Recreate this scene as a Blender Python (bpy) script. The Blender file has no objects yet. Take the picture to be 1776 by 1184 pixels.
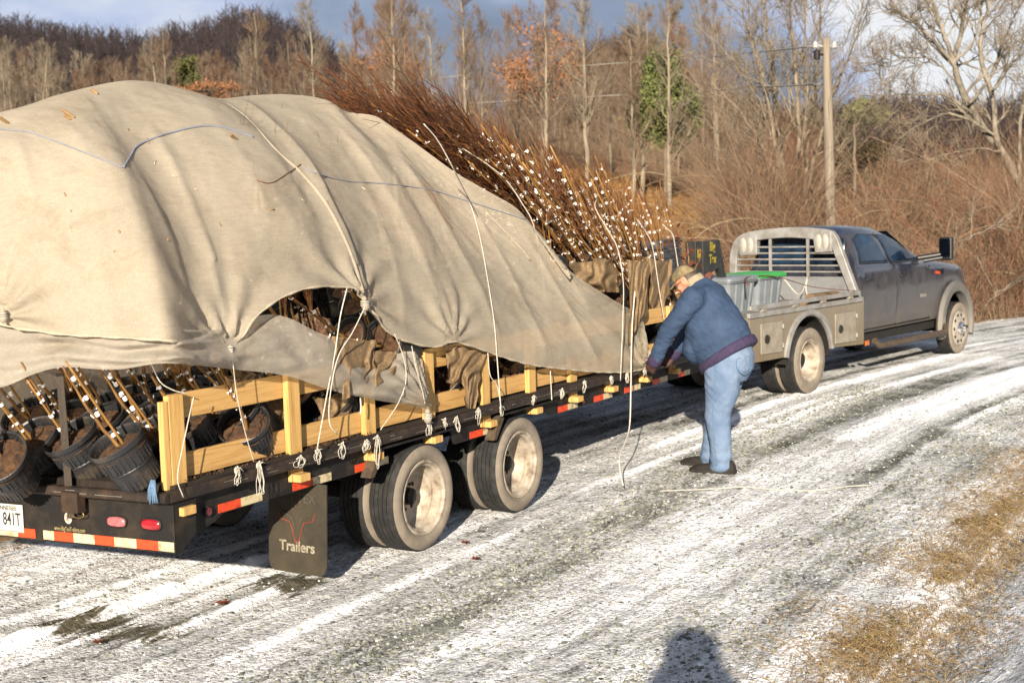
import bpy, math, random
import numpy as np
from mathutils import Vector, Matrix
from mathutils.bvhtree import BVHTree
SC = bpy.context.scene
COL = SC.collection
# ------------------------------------------------------------------ camera
FPX, CAMH = 2300.0, 2.2
_p, _r = math.atan(219/2300.), math.atan(.03)
FW = np.array([0, math.cos(_p), -math.sin(_p)])
_u0 = np.array([0, math.sin(_p), math.cos(_p)])
RT = np.array([1., 0, 0])*math.cos(_r) - _u0*math.sin(_r)
UP = _u0*math.cos(_r) + np.array([1., 0, 0])*math.sin(_r)
CAM = np.array([0, 0, CAMH])
cd = bpy.data.cameras.new('camera'); cam = bpy.data.objects.new('camera', cd); COL.objects.link(cam)
cam.matrix_world = Matrix(((RT[0], UP[0], -FW[0], 0), (RT[1], UP[1], -FW[1], 0), (RT[2], UP[2], -FW[2], CAMH), (0, 0, 0, 1)))
cd.sensor_width = 36; cd.lens = 36*FPX/1776; cd.clip_end = 3000; cd.clip_start = .05
cd.dof.use_dof = True; cd.dof.focus_distance = 8.6; cd.dof.aperture_fstop = 3.4
SC.camera = cam
# ------------------------------------------------------------------ light
SUN_EL = 17.9
SUN_L = Vector((.13, .99, 0)).normalized()*math.cos(math.radians(SUN_EL)) + Vector((0, 0, -math.sin(math.radians(SUN_EL))))
sd = bpy.data.lights.new('sun', 'SUN'); sun = bpy.data.objects.new('sun', sd); COL.objects.link(sun)
sd.energy = 4.9; sd.angle = math.radians(.55); sd.color = (1.0, .885, .72)
sun.rotation_euler = SUN_L.to_track_quat('-Z', 'Y').to_euler(); sun.location = (-2, -15, 9)
W = bpy.data.worlds.new('World'); SC.world = W; W.use_nodes = True
nt = W.node_tree; bg = nt.nodes['Background']; bg.inputs[1].default_value = .05
sky = nt.nodes.new('ShaderNodeTexSky'); sky.sky_type = 'NISHITA'; sky.sun_disc = False
sky.sun_elevation = math.radians(SUN_EL); sky.sun_rotation = math.radians(187.5)
tc = nt.nodes.new('ShaderNodeTexCoord'); mp = nt.nodes.new('ShaderNodeMapping'); mp.inputs['Scale'].default_value = (1, 1, 2.2)
nz = nt.nodes.new('ShaderNodeTexNoise'); nz.inputs['Scale'].default_value = 3.6; nz.inputs['Detail'].default_value = 7; nz.inputs['Roughness'].default_value = .52
mp.inputs['Location'].default_value = (.35, 1.9, .4)
rp = nt.nodes.new('ShaderNodeValToRGB'); mx = nt.nodes.new('ShaderNodeMix'); mx.data_type = 'RGBA'
_e = rp.color_ramp.elements; _e[0].position = .30; _e[0].color = (1.4, 1.75, 2.55, 1); _e[1].position = .68; _e[1].color = (6.9, 7.0, 7.3, 1)
for q, c in ((.44, (2.1, 2.55, 3.6, 1)), (.54, (3.9, 4.5, 6.3, 1))): x_ = _e.new(q); x_.color = c
L = nt.links.new
L(tc.outputs['Generated'], mp.inputs[0]); L(mp.outputs[0], nz.inputs[0]); 
L(sky.outputs[0], mx.inputs[6]); L(rp.outputs[0], mx.inputs[7]); L(mx.outputs[2], bg.inputs[0])
sx_ = nt.nodes.new('ShaderNodeSeparateXYZ'); L(tc.outputs['Generated'], sx_.inputs[0])
cz = nt.nodes.new('ShaderNodeMapRange'); cz.inputs[1].default_value = .28; cz.inputs[2].default_value = .5; cz.inputs[3].default_value = .92; cz.inputs[4].default_value = .3; L(sx_.outputs[2], cz.inputs[0]); L(cz.outputs[0], mx.inputs[0])
ca = nt.nodes.new('ShaderNodeValToRGB'); ce = ca.color_ramp.elements      # cloud banks by bearing: bright, dark, bright
for p_, v_ in ((.30, .56), (.40, .60), (.50, .47), (.565, .36), (.60, .40), (.64, .66), (.72, .62)):
    e_ = ce.new(p_); e_.color = (v_, v_, v_, 1)
ce.remove(ce[0]); ce.remove(ce[-1])
cm = nt.nodes.new('ShaderNodeMath'); cm.operation = 'MULTIPLY_ADD'; cm.inputs[1].default_value = .5; cm.inputs[2].default_value = .5; L(sx_.outputs[0], cm.inputs[0]); L(cm.outputs[0], ca.inputs[0])
c2_ = nt.nodes.new('ShaderNodeMath'); c2_.operation = 'ADD'; L(ca.outputs[0], c2_.inputs[0]); L(nz.outputs[0], c2_.inputs[1])
c3_ = nt.nodes.new('ShaderNodeMath'); c3_.operation = 'SUBTRACT'; c3_.inputs[1].default_value = .5; L(c2_.outputs[0], c3_.inputs[0]); L(c3_.outputs[0], rp.inputs[0])
SC.view_settings.view_transform = 'Standard'; SC.view_settings.look = 'None'; SC.view_settings.exposure = 1.35; SC.view_settings.gamma = 1
SC.render.engine = 'CYCLES'
try:
    SC.cycles.use_denoising = True; SC.cycles.max_bounces = 6; SC.cycles.transparent_max_bounces = 8
except Exception: pass
# ------------------------------------------------------------------ measuring: photograph pixel -> ray -> a real plane
def ray(x, y): return FW + RT*(x-888)/FPX - UP*(y-592)/FPX
def on_z(x, y, z=0):
    d = ray(x, y); return CAM + d*((z-CAMH)/d[2])
def on_plane(x, y, P0, n):
    d = ray(x, y); return CAM + d*(np.dot(P0-CAM, n)/np.dot(d, n))
class Frame:                                   # x forward, y left, z up on the ground
    def __init__(s, o, deg):
        a = math.radians(deg); s.o = np.array([o[0], o[1], 0.]); s.S = np.array([math.sin(a), math.cos(a), 0]); s.Y = np.array([-s.S[1], s.S[0], 0])
        s.rotz = math.radians(90-deg); s.M = Matrix.Translation(s.o) @ Matrix.Rotation(s.rotz, 4, 'Z')
    def loc(s, P): d = np.asarray(P)-s.o; return np.array([d@s.S, d@s.Y, d[2]])
    def wld(s, p): return s.o + s.S*p[0] + s.Y*p[1] + np.array([0, 0, p[2]])
    def side(s, x, y, t=0.): return s.loc(on_plane(x, y, s.o - s.Y*t, s.Y))     # plane parallel to the flank, t to the right of it
    def cross(s, x, y, f): return s.loc(on_plane(x, y, s.o + s.S*f, s.S))       # plane across, f forward
    def flat(s, x, y, z): return s.loc(on_z(x, y, z))
TR = Frame((-.6777, 8.5365), 31.03)            # trailer, origin under its rear right wheel
TK = Frame((3.4904, 15.4786), 40.13)           # pickup, origin under its rear right wheel
MN = Frame((1.7097, 11.0716), 31.03-90)        # man, faces the trailer
# ------------------------------------------------------------------ mesh helpers
class MB:
    def __init__(s): s.v = []; s.f = []; s.m = []; s.n = 0
    def add(s, V, F, mi=0):
        V = np.asarray(V, float).reshape(-1, 3); s.v.append(V); s.f += [tuple(int(i)+s.n for i in q) for q in F]; s.m += [mi]*len(F); s.n += len(V); return s
    def box(s, a, b, mi=0, M=None):
        V = np.array([(x, y, z) for x in (a[0], b[0]) for y in (a[1], b[1]) for z in (a[2], b[2])], float)
        if M is not None: V = np.array([M @ Vector(v) for v in V])
        return s.add(V, [(0, 1, 3, 2), (4, 6, 7, 5), (0, 4, 5, 1), (2, 3, 7, 6), (0, 2, 6, 4), (1, 5, 7, 3)], mi)
    def tube(s, P, r, n=8, mi=0, closed=False, cap=True, flat=None):
        P = np.asarray(P, float); k = len(P); r = np.broadcast_to(np.asarray(r, float), (k,))
        T = (np.roll(P, -1, 0)-np.roll(P, 1, 0)) if closed else np.gradient(P, axis=0)
        T /= np.maximum(np.linalg.norm(T, axis=1, keepdims=True), 1e-9)
        A = np.cross(T[0], (0, 0, 1) if abs(T[0][2]) < .9 else (1, 0, 0)); A /= np.linalg.norm(A); V = []
        for i in range(k):
            A = A - T[i]*(A@T[i]); A /= max(np.linalg.norm(A), 1e-9); B = np.cross(T[i], A)
            for j in range(n):
                w = 2*math.pi*j/n; V.append(P[i] + r[i]*(A*math.cos(w) + B*math.sin(w)*(flat or 1)))
        F = []; e = k if closed else k-1
        for i in range(e):
            for j in range(n):
                a, b = i*n+j, i*n+(j+1) % n; c, d = ((i+1) % k)*n+(j+1) % n, ((i+1) % k)*n+j; F.append((a, b, c, d))
        if cap and not closed: F += [tuple(range(n))[::-1], tuple(range((k-1)*n, k*n))]
        return s.add(V, F, mi)
    def lathe(s, prof, c=(0, 0, 0), ax='y', n=48, mi=0, closed=False):   # prof: (along, radius)
        V = []
        for (a, r) in prof:
            for j in range(n):
                w = 2*math.pi*j/n; x, z = r*math.cos(w), r*math.sin(w)
                V.append((c[0]+x, c[1]+a, c[2]+z) if ax == 'y' else (c[0]+x, c[1]+z, c[2]+a) if ax == 'z' else (c[0]+a, c[1]+x, c[2]+z))
        F = []; k = len(prof)
        for i in range(k if closed else k-1):
            for j in range(n): F.append((i*n+j, i*n+(j+1) % n, ((i+1) % k)*n+(j+1) % n, ((i+1) % k)*n+j))
        return s.add(V, F, mi)
    def prism(s, poly, h0, h1, fn, mi=0):          # poly 2-d, fn(u,v,h)->xyz
        n = len(poly); V = [fn(u, v, h0) for u, v in poly] + [fn(u, v, h1) for u, v in poly]
        return s.add(V, [tuple(range(n))[::-1], tuple(range(n, 2*n))] + [(i, (i+1) % n, n+(i+1) % n, n+i) for i in range(n)], mi)
    def ring(s, C, ax, ay, n=20):                  # helper for lofts
        return [np.asarray(C)+np.asarray(ax)*math.cos(2*math.pi*j/n)+np.asarray(ay)*math.sin(2*math.pi*j/n) for j in range(n)]
    def loft(s, rings, mi=0, cap=True, wrap=True):
        n = len(rings[0]); k = len(rings); F = []
        for i in range(k-1):
            for j in range(n if wrap else n-1): F.append((i*n+j, i*n+(j+1) % n, (i+1)*n+(j+1) % n, (i+1)*n+j))
        if cap: F += [tuple(range(n))[::-1], tuple(range((k-1)*n, k*n))]
        return s.add(np.concatenate([np.asarray(q, float) for q in rings]), F, mi)
    def build(s, name, mats, parent=None, smooth=None, bevel=0, bseg=2, fix=True):
        me = bpy.data.meshes.new(name); me.from_pydata(np.concatenate(s.v).tolist(), [], s.f)
        for m in (mats if isinstance(mats, (list, tuple)) else [mats]): me.materials.append(m)
        if any(s.m): me.polygons.foreach_set('material_index', s.m)
        if fix:
            import bmesh
            b = bmesh.new(); b.from_mesh(me); bmesh.ops.recalc_face_normals(b, faces=b.faces); b.to_mesh(me); b.free()
        if smooth is not None:
            me.polygons.foreach_set('use_smooth', [True]*len(me.polygons))
            if smooth < 170: me.set_sharp_from_angle(angle=math.radians(smooth))
        o = bpy.data.objects.new(name, me); COL.objects.link(o)
        if parent: o.parent = parent
        if bevel:
            b = o.modifiers.new('b', 'BEVEL'); b.width = bevel; b.segments = bseg; b.limit_method = 'ANGLE'; b.angle_limit = math.radians(40)
        return o
def np_obj(name, V, F, mats, parent=None, smooth=True, mi=None, uv=None, link=True):
    V = np.ascontiguousarray(V, np.float32); F = np.ascontiguousarray(F, np.int32); k = F.shape[1]
    me = bpy.data.meshes.new(name); me.vertices.add(len(V)); me.vertices.foreach_set('co', V.ravel())
    me.loops.add(F.size); me.loops.foreach_set('vertex_index', F.ravel()); me.polygons.add(len(F))
    me.polygons.foreach_set('loop_start', np.arange(0, F.size, k, dtype=np.int32)); me.polygons.foreach_set('loop_total', np.full(len(F), k, np.int32))
    for m in (mats if isinstance(mats, (list, tuple)) else [mats]): me.materials.append(m)
    if mi is not None: me.polygons.foreach_set('material_index', np.ascontiguousarray(mi, np.int32))
    me.polygons.foreach_set('use_smooth', np.full(len(F), bool(smooth)))
    if uv is not None:
        l = me.uv_layers.new(name='UVMap'); l.data.foreach_set('uv', np.ascontiguousarray(uv[F.ravel()], np.float32).ravel())
    me.update(calc_edges=True); me.validate()
    o = bpy.data.objects.new(name, me)
    if link: COL.objects.link(o)
    if parent: o.parent = parent
    return o
def tubes_np(P, R, k=3):
    P = np.asarray(P, float); N, K, _ = P.shape; R = np.broadcast_to(R, (N, K))
    T = np.gradient(P, axis=1); T /= np.maximum(np.linalg.norm(T, axis=2, keepdims=True), 1e-9)
    ref = np.where(np.abs(T[..., 2:3]) > .85, np.array([1., 0, 0]), np.array([0, 0, 1.]))
    A = np.cross(T, ref); A /= np.maximum(np.linalg.norm(A, axis=2, keepdims=True), 1e-9); B = np.cross(T, A)
    w = np.arange(k)*2*np.pi/k
    V = P[:, :, None] + R[:, :, None, None]*(A[:, :, None]*np.cos(w)[None, None, :, None] + B[:, :, None]*np.sin(w)[None, None, :, None])
    i = np.arange(N)[:, None, None]*K*k + np.arange(K-1)[None, :, None]*k; j = np.arange(k)[None, None, :]; j2 = (j+1) % k
    F = np.stack([i+j, i+j2, i+k+j2, i+k+j], -1).reshape(-1, 4)
    return V.reshape(-1, 3), F
def grid_faces(nu, nv):
    i = np.arange(nu-1)[:, None]*nv + np.arange(nv-1)[None]; return np.stack([i, i+1, i+nv+1, i+nv], -1).reshape(-1, 4)
def joinVF(L):
    V = []; F = []; n = 0
    for v, f in L: V.append(v); F.append(f+n); n += len(v)
    return np.concatenate(V), np.concatenate(F)
_rg = np.random.default_rng(7); _T = _rg.random((256, 256))
def vn(x, y):                                   # smooth value noise 0..1
    x = np.asarray(x, float); y = np.asarray(y, float); xi = np.floor(x).astype(int); yi = np.floor(y).astype(int); fx = x-xi; fy = y-yi
    fx = fx*fx*(3-2*fx); fy = fy*fy*(3-2*fy); g = lambda a, b: _T[a % 256, b % 256]
    return (g(xi, yi)*(1-fx)+g(xi+1, yi)*fx)*(1-fy)+(g(xi, yi+1)*(1-fx)+g(xi+1, yi+1)*fx)*fy
def fbm(x, y, o=4):
    s = 0; a = .5
    for i in range(o): s = s+a*vn(x*2**i+17*i, y*2**i+31*i); a *= .5
    return s/(1-.5**o)
def smooth01(x): x = np.clip(x, 0, 1); return x*x*(3-2*x)
def cr(pts, n):                                 # Catmull-Rom resample of a polyline (any dimension)
    P = np.asarray(pts, float)
    if len(P) < 3: t = np.linspace(0, 1, n)[:, None]; return P[0]*(1-t)+P[-1]*t
    d = np.r_[0, np.cumsum(np.maximum(np.linalg.norm(np.diff(P, axis=0), axis=1), 1e-6))]; q = np.linspace(0, d[-1], n); Q = np.vstack([2*P[0]-P[1], P, 2*P[-1]-P[-2]]); out = []
    for x in q:
        i = min(np.searchsorted(d, x, 'right')-1, len(P)-2); t = (x-d[i])/(d[i+1]-d[i]); a, b, c, e = Q[i:i+4]
        out.append(.5*((2*b)+(c-a)*t+(2*a-5*b+4*c-e)*t*t+(3*b-a-3*c+e)*t**3))
    return np.array(out)
def tag(o, label=None, cat=None, group=None, kind=None):
    if label: o['label'] = label
    if cat: o['category'] = cat
    if group: o['group'] = group
    if kind: o['kind'] = kind
    return o
def thing(name, label, cat, M=None, group=None):
    o = bpy.data.objects.new(name, None); COL.objects.link(o); o.empty_display_size = .1
    if M is not None: o.matrix_world = M
    return tag(o, label, cat, group)
def copy_tree(o, parent=None):
    c = o.copy(); COL.objects.link(c); c.parent = parent
    for ch in list(o.children): copy_tree(ch, c)
    return c
# ------------------------------------------------------------------ materials
_mc = {}
BRIGHT = {'snow_crumb', 'dull_aluminium', 'bright_chrome', 'polished_wheel', 'dusty_sidewall', 'ruddy_skin', 'white_plant_tie', 'bark_potting_soil', 'gravel_stone'}
def pmat(name, c1, c2=None, scale=6., rough=.75, bump=0., bscale=60., metal=0., spec=.3, stretch=(1, 1, 1), lo=.35, hi=.65, island=0., c3=None, detail=5, trans=0., alpha=1., coat=0., bdist=.01):
    if name in _mc: return _mc[name]
    m = bpy.data.materials.new(name); m.use_nodes = True; n = m.node_tree; P = n.nodes['Principled BSDF']; l = n.links.new
    P.inputs['Roughness'].default_value = rough; P.inputs['Metallic'].default_value = metal; P.inputs['Specular IOR Level'].default_value = spec
    P.inputs['Coat Weight'].default_value = coat
    t = n.nodes.new('ShaderNodeTexCoord'); mpn = n.nodes.new('ShaderNodeMapping'); mpn.inputs['Scale'].default_value = stretch; l(t.outputs['Object'], mpn.inputs[0])
    if c2 is None: c2 = tuple(x*.75 for x in c1)
    if name not in BRIGHT: c1, c2 = tuple(x*.68 for x in c1), tuple(x*.68 for x in c2); c3 = c3 and tuple(x*.68 for x in c3)
    z = n.nodes.new('ShaderNodeTexNoise'); z.inputs['Scale'].default_value = scale; z.inputs['Detail'].default_value = detail; z.inputs['Roughness'].default_value = .6; l(mpn.outputs[0], z.inputs[0])
    r = n.nodes.new('ShaderNodeValToRGB'); r.color_ramp.elements[0].position = lo; r.color_ramp.elements[1].position = hi
    r.color_ramp.elements[0].color = (*c1, 1); r.color_ramp.elements[1].color = (*c2, 1)
    if c3: e = r.color_ramp.elements.new((lo+hi)/2); e.color = (*c3, 1)
    f = z.outputs[0]
    if island:
        g = n.nodes.new('ShaderNodeNewGeometry'); a = n.nodes.new('ShaderNodeMath'); a.operation = 'MULTIPLY_ADD'; a.inputs[1].default_value = island; a.inputs[2].default_value = -island/2
        b = n.nodes.new('ShaderNodeMath'); b.operation = 'ADD'; l(g.outputs['Random Per Island'], a.inputs[0]); l(a.outputs[0], b.inputs[0]); l(z.outputs[0], b.inputs[1]); f = b.outputs[0]
    l(f, r.inputs[0]); l(r.outputs[0], P.inputs['Base Color'])
    if bump:
        z2 = n.nodes.new('ShaderNodeTexNoise'); z2.inputs['Scale'].default_value = bscale; z2.inputs['Detail'].default_value = 4; l(mpn.outputs[0], z2.inputs[0])
        b = n.nodes.new('ShaderNodeBump'); b.inputs['Strength'].default_value = bump; b.inputs['Distance'].default_value = bdist; l(z2.outputs[0], b.inputs['Height']); l(b.outputs[0], P.inputs['Normal'])
    if trans or alpha < 1:
        o = n.nodes['Material Output']; s = P.outputs[0]
        if trans:
            d = n.nodes.new('ShaderNodeBsdfTranslucent'); l(r.outputs[0], d.inputs[0]); k = n.nodes.new('ShaderNodeMixShader'); k.inputs[0].default_value = trans; l(s, k.inputs[1]); l(d.outputs[0], k.inputs[2]); s = k.outputs[0]
        if alpha < 1:
            d = n.nodes.new('ShaderNodeBsdfTransparent'); k = n.nodes.new('ShaderNodeMixShader'); k.inputs[0].default_value = alpha; l(d.outputs[0], k.inputs[1]); l(s, k.inputs[2]); s = k.outputs[0]
        l(s, o.inputs[0])
    _mc[name] = m; return m
BLACK = pmat('black_steel', (.015, .014, .014), (.055, .045, .034), 9, .6, .25, 120, lo=.45, hi=.85, spec=.2)
RUSTY = pmat('worn_rail_steel', (.022, .017, .015), (.075, .045, .028), 14, .55, .3, 90, lo=.4, hi=.78, spec=.3)
PINE = pmat('pine_board', (.68, .42, .16), (.34, .17, .05), 6, .75, .3, 60, stretch=(.5, 9, 11), lo=.40, hi=.74, c3=(.60, .35, .12))
PINEV = pmat('pine_post', (.70, .44, .16), (.38, .19, .055), 6, .75, .3, 60, stretch=(11, 9, .5), lo=.40, hi=.74, c3=(.61, .365, .12))
REDT = pmat('reflective_red', (.78, .075, .022), (.22, .035, .018), 16, .45, .15, 200, lo=.52, hi=.72)
WHT = pmat('reflective_cream', (.66, .56, .34), (.20, .155, .085), 16, .5, .15, 200, lo=.50, hi=.72)
TWINE = pmat('white_twine', (.72, .68, .60), (.5, .46, .38), 60, .8, .4, 400)
RUBBER = pmat('tyre_rubber', (.018, .018, .018), (.045, .042, .038), 16, .8, .2, 90, lo=.45, hi=.75)
SIDEW = pmat('dusty_sidewall', (.19, .16, .125), (.115, .098, .08), 9, .9, .2, 80, lo=.35, hi=.75)
RIMW = pmat('dirty_white_rim', (.52, .46, .38), (.13, .095, .065), 9, .6, .25, 60, lo=.34, hi=.68, c3=(.36, .30, .23))
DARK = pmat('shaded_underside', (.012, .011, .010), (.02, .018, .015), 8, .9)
# ------------------------------------------------------------------ setting: the snowy gravel road and the ground
_us = np.arange(-12, 60, .05); _hd = np.radians(31.03)+np.clip((_us-4.6)/36., 0, math.radians(34))
_cx = np.cumsum(np.sin(_hd))*.05; _cy = np.cumsum(np.cos(_hd))*.05
_i0 = int(round(12/.05)); _cx += TR.o[0]-_cx[_i0]; _cy += TR.o[1]-_cy[_i0]
def road_xy(u, v):                             # u along the road, v to the right of the trailer's flank
    x = np.interp(u, _us, _cx); y = np.interp(u, _us, _cy); h = np.interp(u, _us, _hd)
    return x+v*np.cos(h), y-v*np.sin(h)
RIDGES = ((-.86, -3.5, -.2, .06, .055), (-.30, -2.4, -.5, .05, .045), (-.62, -3, 2.5, .015, .03), (-1.25, -3.5, 1, .03, .05), (1.28, 5, 12, .035, .14), (.35, 5, 13, .02, .08), (-.25, 4, 13, .035, .07), (.12, 1.9, 8, .02, .06), (2.0, 6, 16, .02, .08), (.82, 4, 11, -.02, .09), (-.6, 5, 14, -.02, .1), (1.9, 3, 14, -.02, .1), (.30, -2.5, 1.5, .018, .05), (1.55, 7, 16, .03, .08))
def road_z(u, v, only=False):
    z = 0*u if only else .012*(fbm(u*.9, v*5, 3)-.5)+.016*(fbm(u*3, v*3+9, 3)-.5)+.008*(vn(u*14, v*14)-.5)+.006*(vn(u*32, v*32)-.5)
    for v0, u0, u1, hh, w in RIDGES:
        z = z + hh*np.exp(-((v-v0-.10*(vn(u*.7, u*0+v0)-.5))/w)**2)*smooth01((u-u0)/.5)*smooth01((u1-u)/.5)*(.45+.9*vn(u*5, v*9))
    return z
def bank(v): return .55*smooth01((v-3.4)/1.5)
def mk_node(n, t, **k):
    x = n.nodes.new(t)
    for a, b in k.items():
        if a in x.inputs: x.inputs[a].default_value = b
        else: setattr(x, a, b)
    return x
def ground_mat(name, verge):
    m = bpy.data.materials.new(name); m.use_nodes = True; n = m.node_tree; l = n.links.new; P = n.nodes['Principled BSDF']; P.inputs['Roughness'].default_value = .85; P.inputs['Specular IOR Level'].default_value = .25
    uv = mk_node(n, 'ShaderNodeUVMap'); sep = mk_node(n, 'ShaderNodeSeparateXYZ'); l(uv.outputs[0], sep.inputs[0])
    def noise(sc, st=(1, 1, 1), det=4, ro=.55, off=(0, 0, 0), dist=0.):
        a = mk_node(n, 'ShaderNodeMapping'); a.inputs['Scale'].default_value = st; a.inputs['Location'].default_value = off; l(uv.outputs[0], a.inputs[0])
        z = mk_node(n, 'ShaderNodeTexNoise'); z.inputs['Scale'].default_value = sc; z.inputs['Detail'].default_value = det; z.inputs['Roughness'].default_value = ro; z.inputs['Distortion'].default_value = dist; l(a.outputs[0], z.inputs[0]); return z.outputs[0]
    def math_(op, a, b=None, c=None):
        x = mk_node(n, 'ShaderNodeMath', operation=op)
        for i, q in enumerate((a, b, c)):
            if q is None: continue
            if isinstance(q, (int, float)): x.inputs[i].default_value = q
            else: l(q, x.inputs[i])
        return x.outputs[0]
    def ramp(f, st, interp='LINEAR'):
        r = mk_node(n, 'ShaderNodeValToRGB'); r.color_ramp.interpolation = interp; e = r.color_ramp.elements
        while len(e) < len(st): e.new(.5)
        for q, (p, c) in zip(e, st): q.position = p; q.color = (*c, 1) if isinstance(c, tuple) else (c, c, c, 1)
        l(f, r.inputs[0]); return r.outputs[0]
    def mix(f, a, b):
        x = mk_node(n, 'ShaderNodeMix', data_type='RGBA'); 
        for i, q in ((0, f), (6, a), (7, b)):
            if isinstance(q, tuple): x.inputs[i].default_value = (*q, 1)
            elif isinstance(q, float): x.inputs[i].default_value = q
            else: l(q, x.inputs[i])
        return x.outputs[2]
    # gravel: voronoi stones
    vo = mk_node(n, 'ShaderNodeTexVoronoi', Scale=26.); l(uv.outputs[0], vo.inputs['Vector'])
    vo2 = mk_node(n, 'ShaderNodeTexVoronoi', Scale=55.); l(uv.outputs[0], vo2.inputs['Vector'])
    st = ramp(vo.outputs['Color'], [(0, (.075, .08, .068)), (.5, (.165, .17, .145)), (1, (.36, .35, .31))])
    st = mix(ramp(vo.outputs['Distance'], [(.25, 0.), (.55, 1.)]), st, (.05, .048, .042))
    dirt = mix(ramp(noise(9), [(.4, 0.), (.65, 1.)]), (.255, .26, .235), (.19, .195, .172))
    base = mix(ramp(noise(3.2, det=5), [(.42, 0.), (.6, 1.)]), st, dirt)
    # packed, dirty snow between
    ice = mix(ramp(noise(2.0, (.35, 3.2, 1), 6, .65), [(.38, 0.), (.62, 1.)]), (.39, .39, .39), (.60, .60, .60))
    # how much snow: streaks along the road, patches, and bands across it
    band = ramp(math_('MULTIPLY_ADD', sep.outputs['Y'], .1, .4), [(.02, .60), (.30, .56), (.375, .53), (.40, .50), (.432, .50), (.452, .46), (.472, .38), (.497, .40), (.53, .57), (.575, .57), (.60, .48), (.66, .46), (.69, .58), (.80, .62)])
    streak = noise(1.0, (.28, 5.5, 1), 6, .62, dist=.35); patch = noise(1.15, (.8, 1.2, 1), 5, .6, (3, 7, 0)); fine = noise(17, (.7, 1.3, 1), 3, .7, (1, 2, 0)); speck = noise(46, (1, 1, 1), 2, .6)
    q = math_('MULTIPLY_ADD', streak, .85, math_('MULTIPLY_ADD', patch, .65, math_('MULTIPLY_ADD', fine, .55, math_('MULTIPLY', speck, .5))))
    q = math_('ADD', q, math_('MULTIPLY_ADD', band, .95, -1.25)); 
    if verge: q = math_('ADD', q, -.10)
    else:
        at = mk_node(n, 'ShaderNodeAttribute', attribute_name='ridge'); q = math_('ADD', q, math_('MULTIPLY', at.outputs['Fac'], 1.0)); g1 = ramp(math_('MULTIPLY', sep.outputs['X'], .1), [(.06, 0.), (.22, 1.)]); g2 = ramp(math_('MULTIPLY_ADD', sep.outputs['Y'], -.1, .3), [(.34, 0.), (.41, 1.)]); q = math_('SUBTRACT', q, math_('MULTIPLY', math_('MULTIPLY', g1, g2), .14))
    f1 = ramp(q, [(.30, 0.), (.46, 1.)]); f2 = ramp(q, [(.50, 0.), (.64, 1.)])
    c = mix(f1, base, ice); c = mix(f2, c, mix(ramp(noise(7), [(.35, 0.), (.7, 1.)]), (.87, .87, .88), (.76, .76, .765)))
    # single stones poking through the snow
    for (vv, dens, rad_) in ((vo2, .16, .34), (vo, .13, .30)):
        cs = mk_node(n, 'ShaderNodeSeparateColor'); l(vv.outputs['Color'], cs.inputs[0])
        a1 = math_('LESS_THAN', cs.outputs[0], math_('MULTIPLY_ADD', q, -.55, dens+.30)); a2 = math_('LESS_THAN', vv.outputs['Distance'], math_('MULTIPLY_ADD', cs.outputs[1], .22, rad_-.12))
        c = mix(math_('MULTIPLY', a1, a2), c, ramp(cs.outputs[2], [(0, (.06, .062, .052)), (.6, (.15, .15, .125)), (1, (.28, .265, .23))]))
    # wet mud where the flap and tyres dragged
    if not verge:
        for (mu, mv, ru, rv) in ((-2.05, -.72, .30, .30), (-1.92, -.30, .22, .20), (-.93, -.32, .30, .30), (-2.1, -1.0, .18, .16)):
            du = math_('DIVIDE', math_('SUBTRACT', sep.outputs['X'], mu), ru); dv = math_('DIVIDE', math_('SUBTRACT', sep.outputs['Y'], mv), rv)
            dd = math_('ADD', math_('ADD', math_('MULTIPLY', du, du), math_('MULTIPLY', dv, dv)), math_('MULTIPLY_ADD', noise(2.2, (1, 5, 1), 5, .65), 5.0, -2.4))
            mk = ramp(dd, [(.35, 1.), (.85, 0.)]); c = mix(mk, c, mix(ramp(noise(14), [(.4, 0.), (.6, 1.)]), (.055, .048, .030), (.11, .10, .07)))
    # brown grass: right verge and left edge
    gn = math_('ADD', math_('ADD', math_('MULTIPLY', noise(1.6, (1, 1, 1), 6, .68, (5, 1, 0)), 1.35), math_('MULTIPLY', fine, .55)), -1.02)
    rv_ = math_('SUBTRACT', .56, math_('MULTIPLY', math_('ABSOLUTE', math_('SUBTRACT', sep.outputs['Y'], 3.12)), 1.0)); lv_ = math_('MULTIPLY_ADD', sep.outputs['Y'], -.8, -1.72)
    g = math_('ADD', gn, math_('MAXIMUM', math_('MAXIMUM', rv_, lv_), -.2)); gf = ramp(g, [(.40, 0.), (.56, 1.)])
    gc = mix(ramp(noise(24, (1, 1, 1), 4, .7), [(.35, 0.), (.65, 1.)]), (.24, .15, .065), (.13, .09, .05)); gc = mix(ramp(noise(5), [(.55, 0.), (.7, 1.)]), gc, (.12, .13, .04))
    c = mix(gf, c, gc); l(c, P.inputs['Base Color'])
    b = mk_node(n, 'ShaderNodeBump', Strength=.9, Distance=.012)
    hgt = math_('ADD', math_('MULTIPLY', f2, .6), math_('ADD', math_('MULTIPLY', fine, 1.2), math_('ADD', math_('MULTIPLY', speck, .8), math_('MULTIPLY', vo.outputs['Distance'], -.5))))
    l(hgt, b.inputs['Height']); l(b.outputs[0], P.inputs['Normal']); return m
_u = np.r_[np.arange(-9, -3, .06), np.arange(-3, 6, .03), np.arange(6, 18, .06), np.arange(18, 52, .3)]; _v = np.r_[np.arange(-2.9, 3.5, .035)]
_U, _V = np.meshgrid(_u, _v, indexing='ij'); _X, _Y = road_xy(_U, _V)
_edge = np.minimum(smooth01((_V+2.9)/.5), smooth01((3.47-_V)/.4))
_Z = road_z(_U, _V)*1.0 - .06*(1-_edge) + bank(_V)*0
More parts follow.
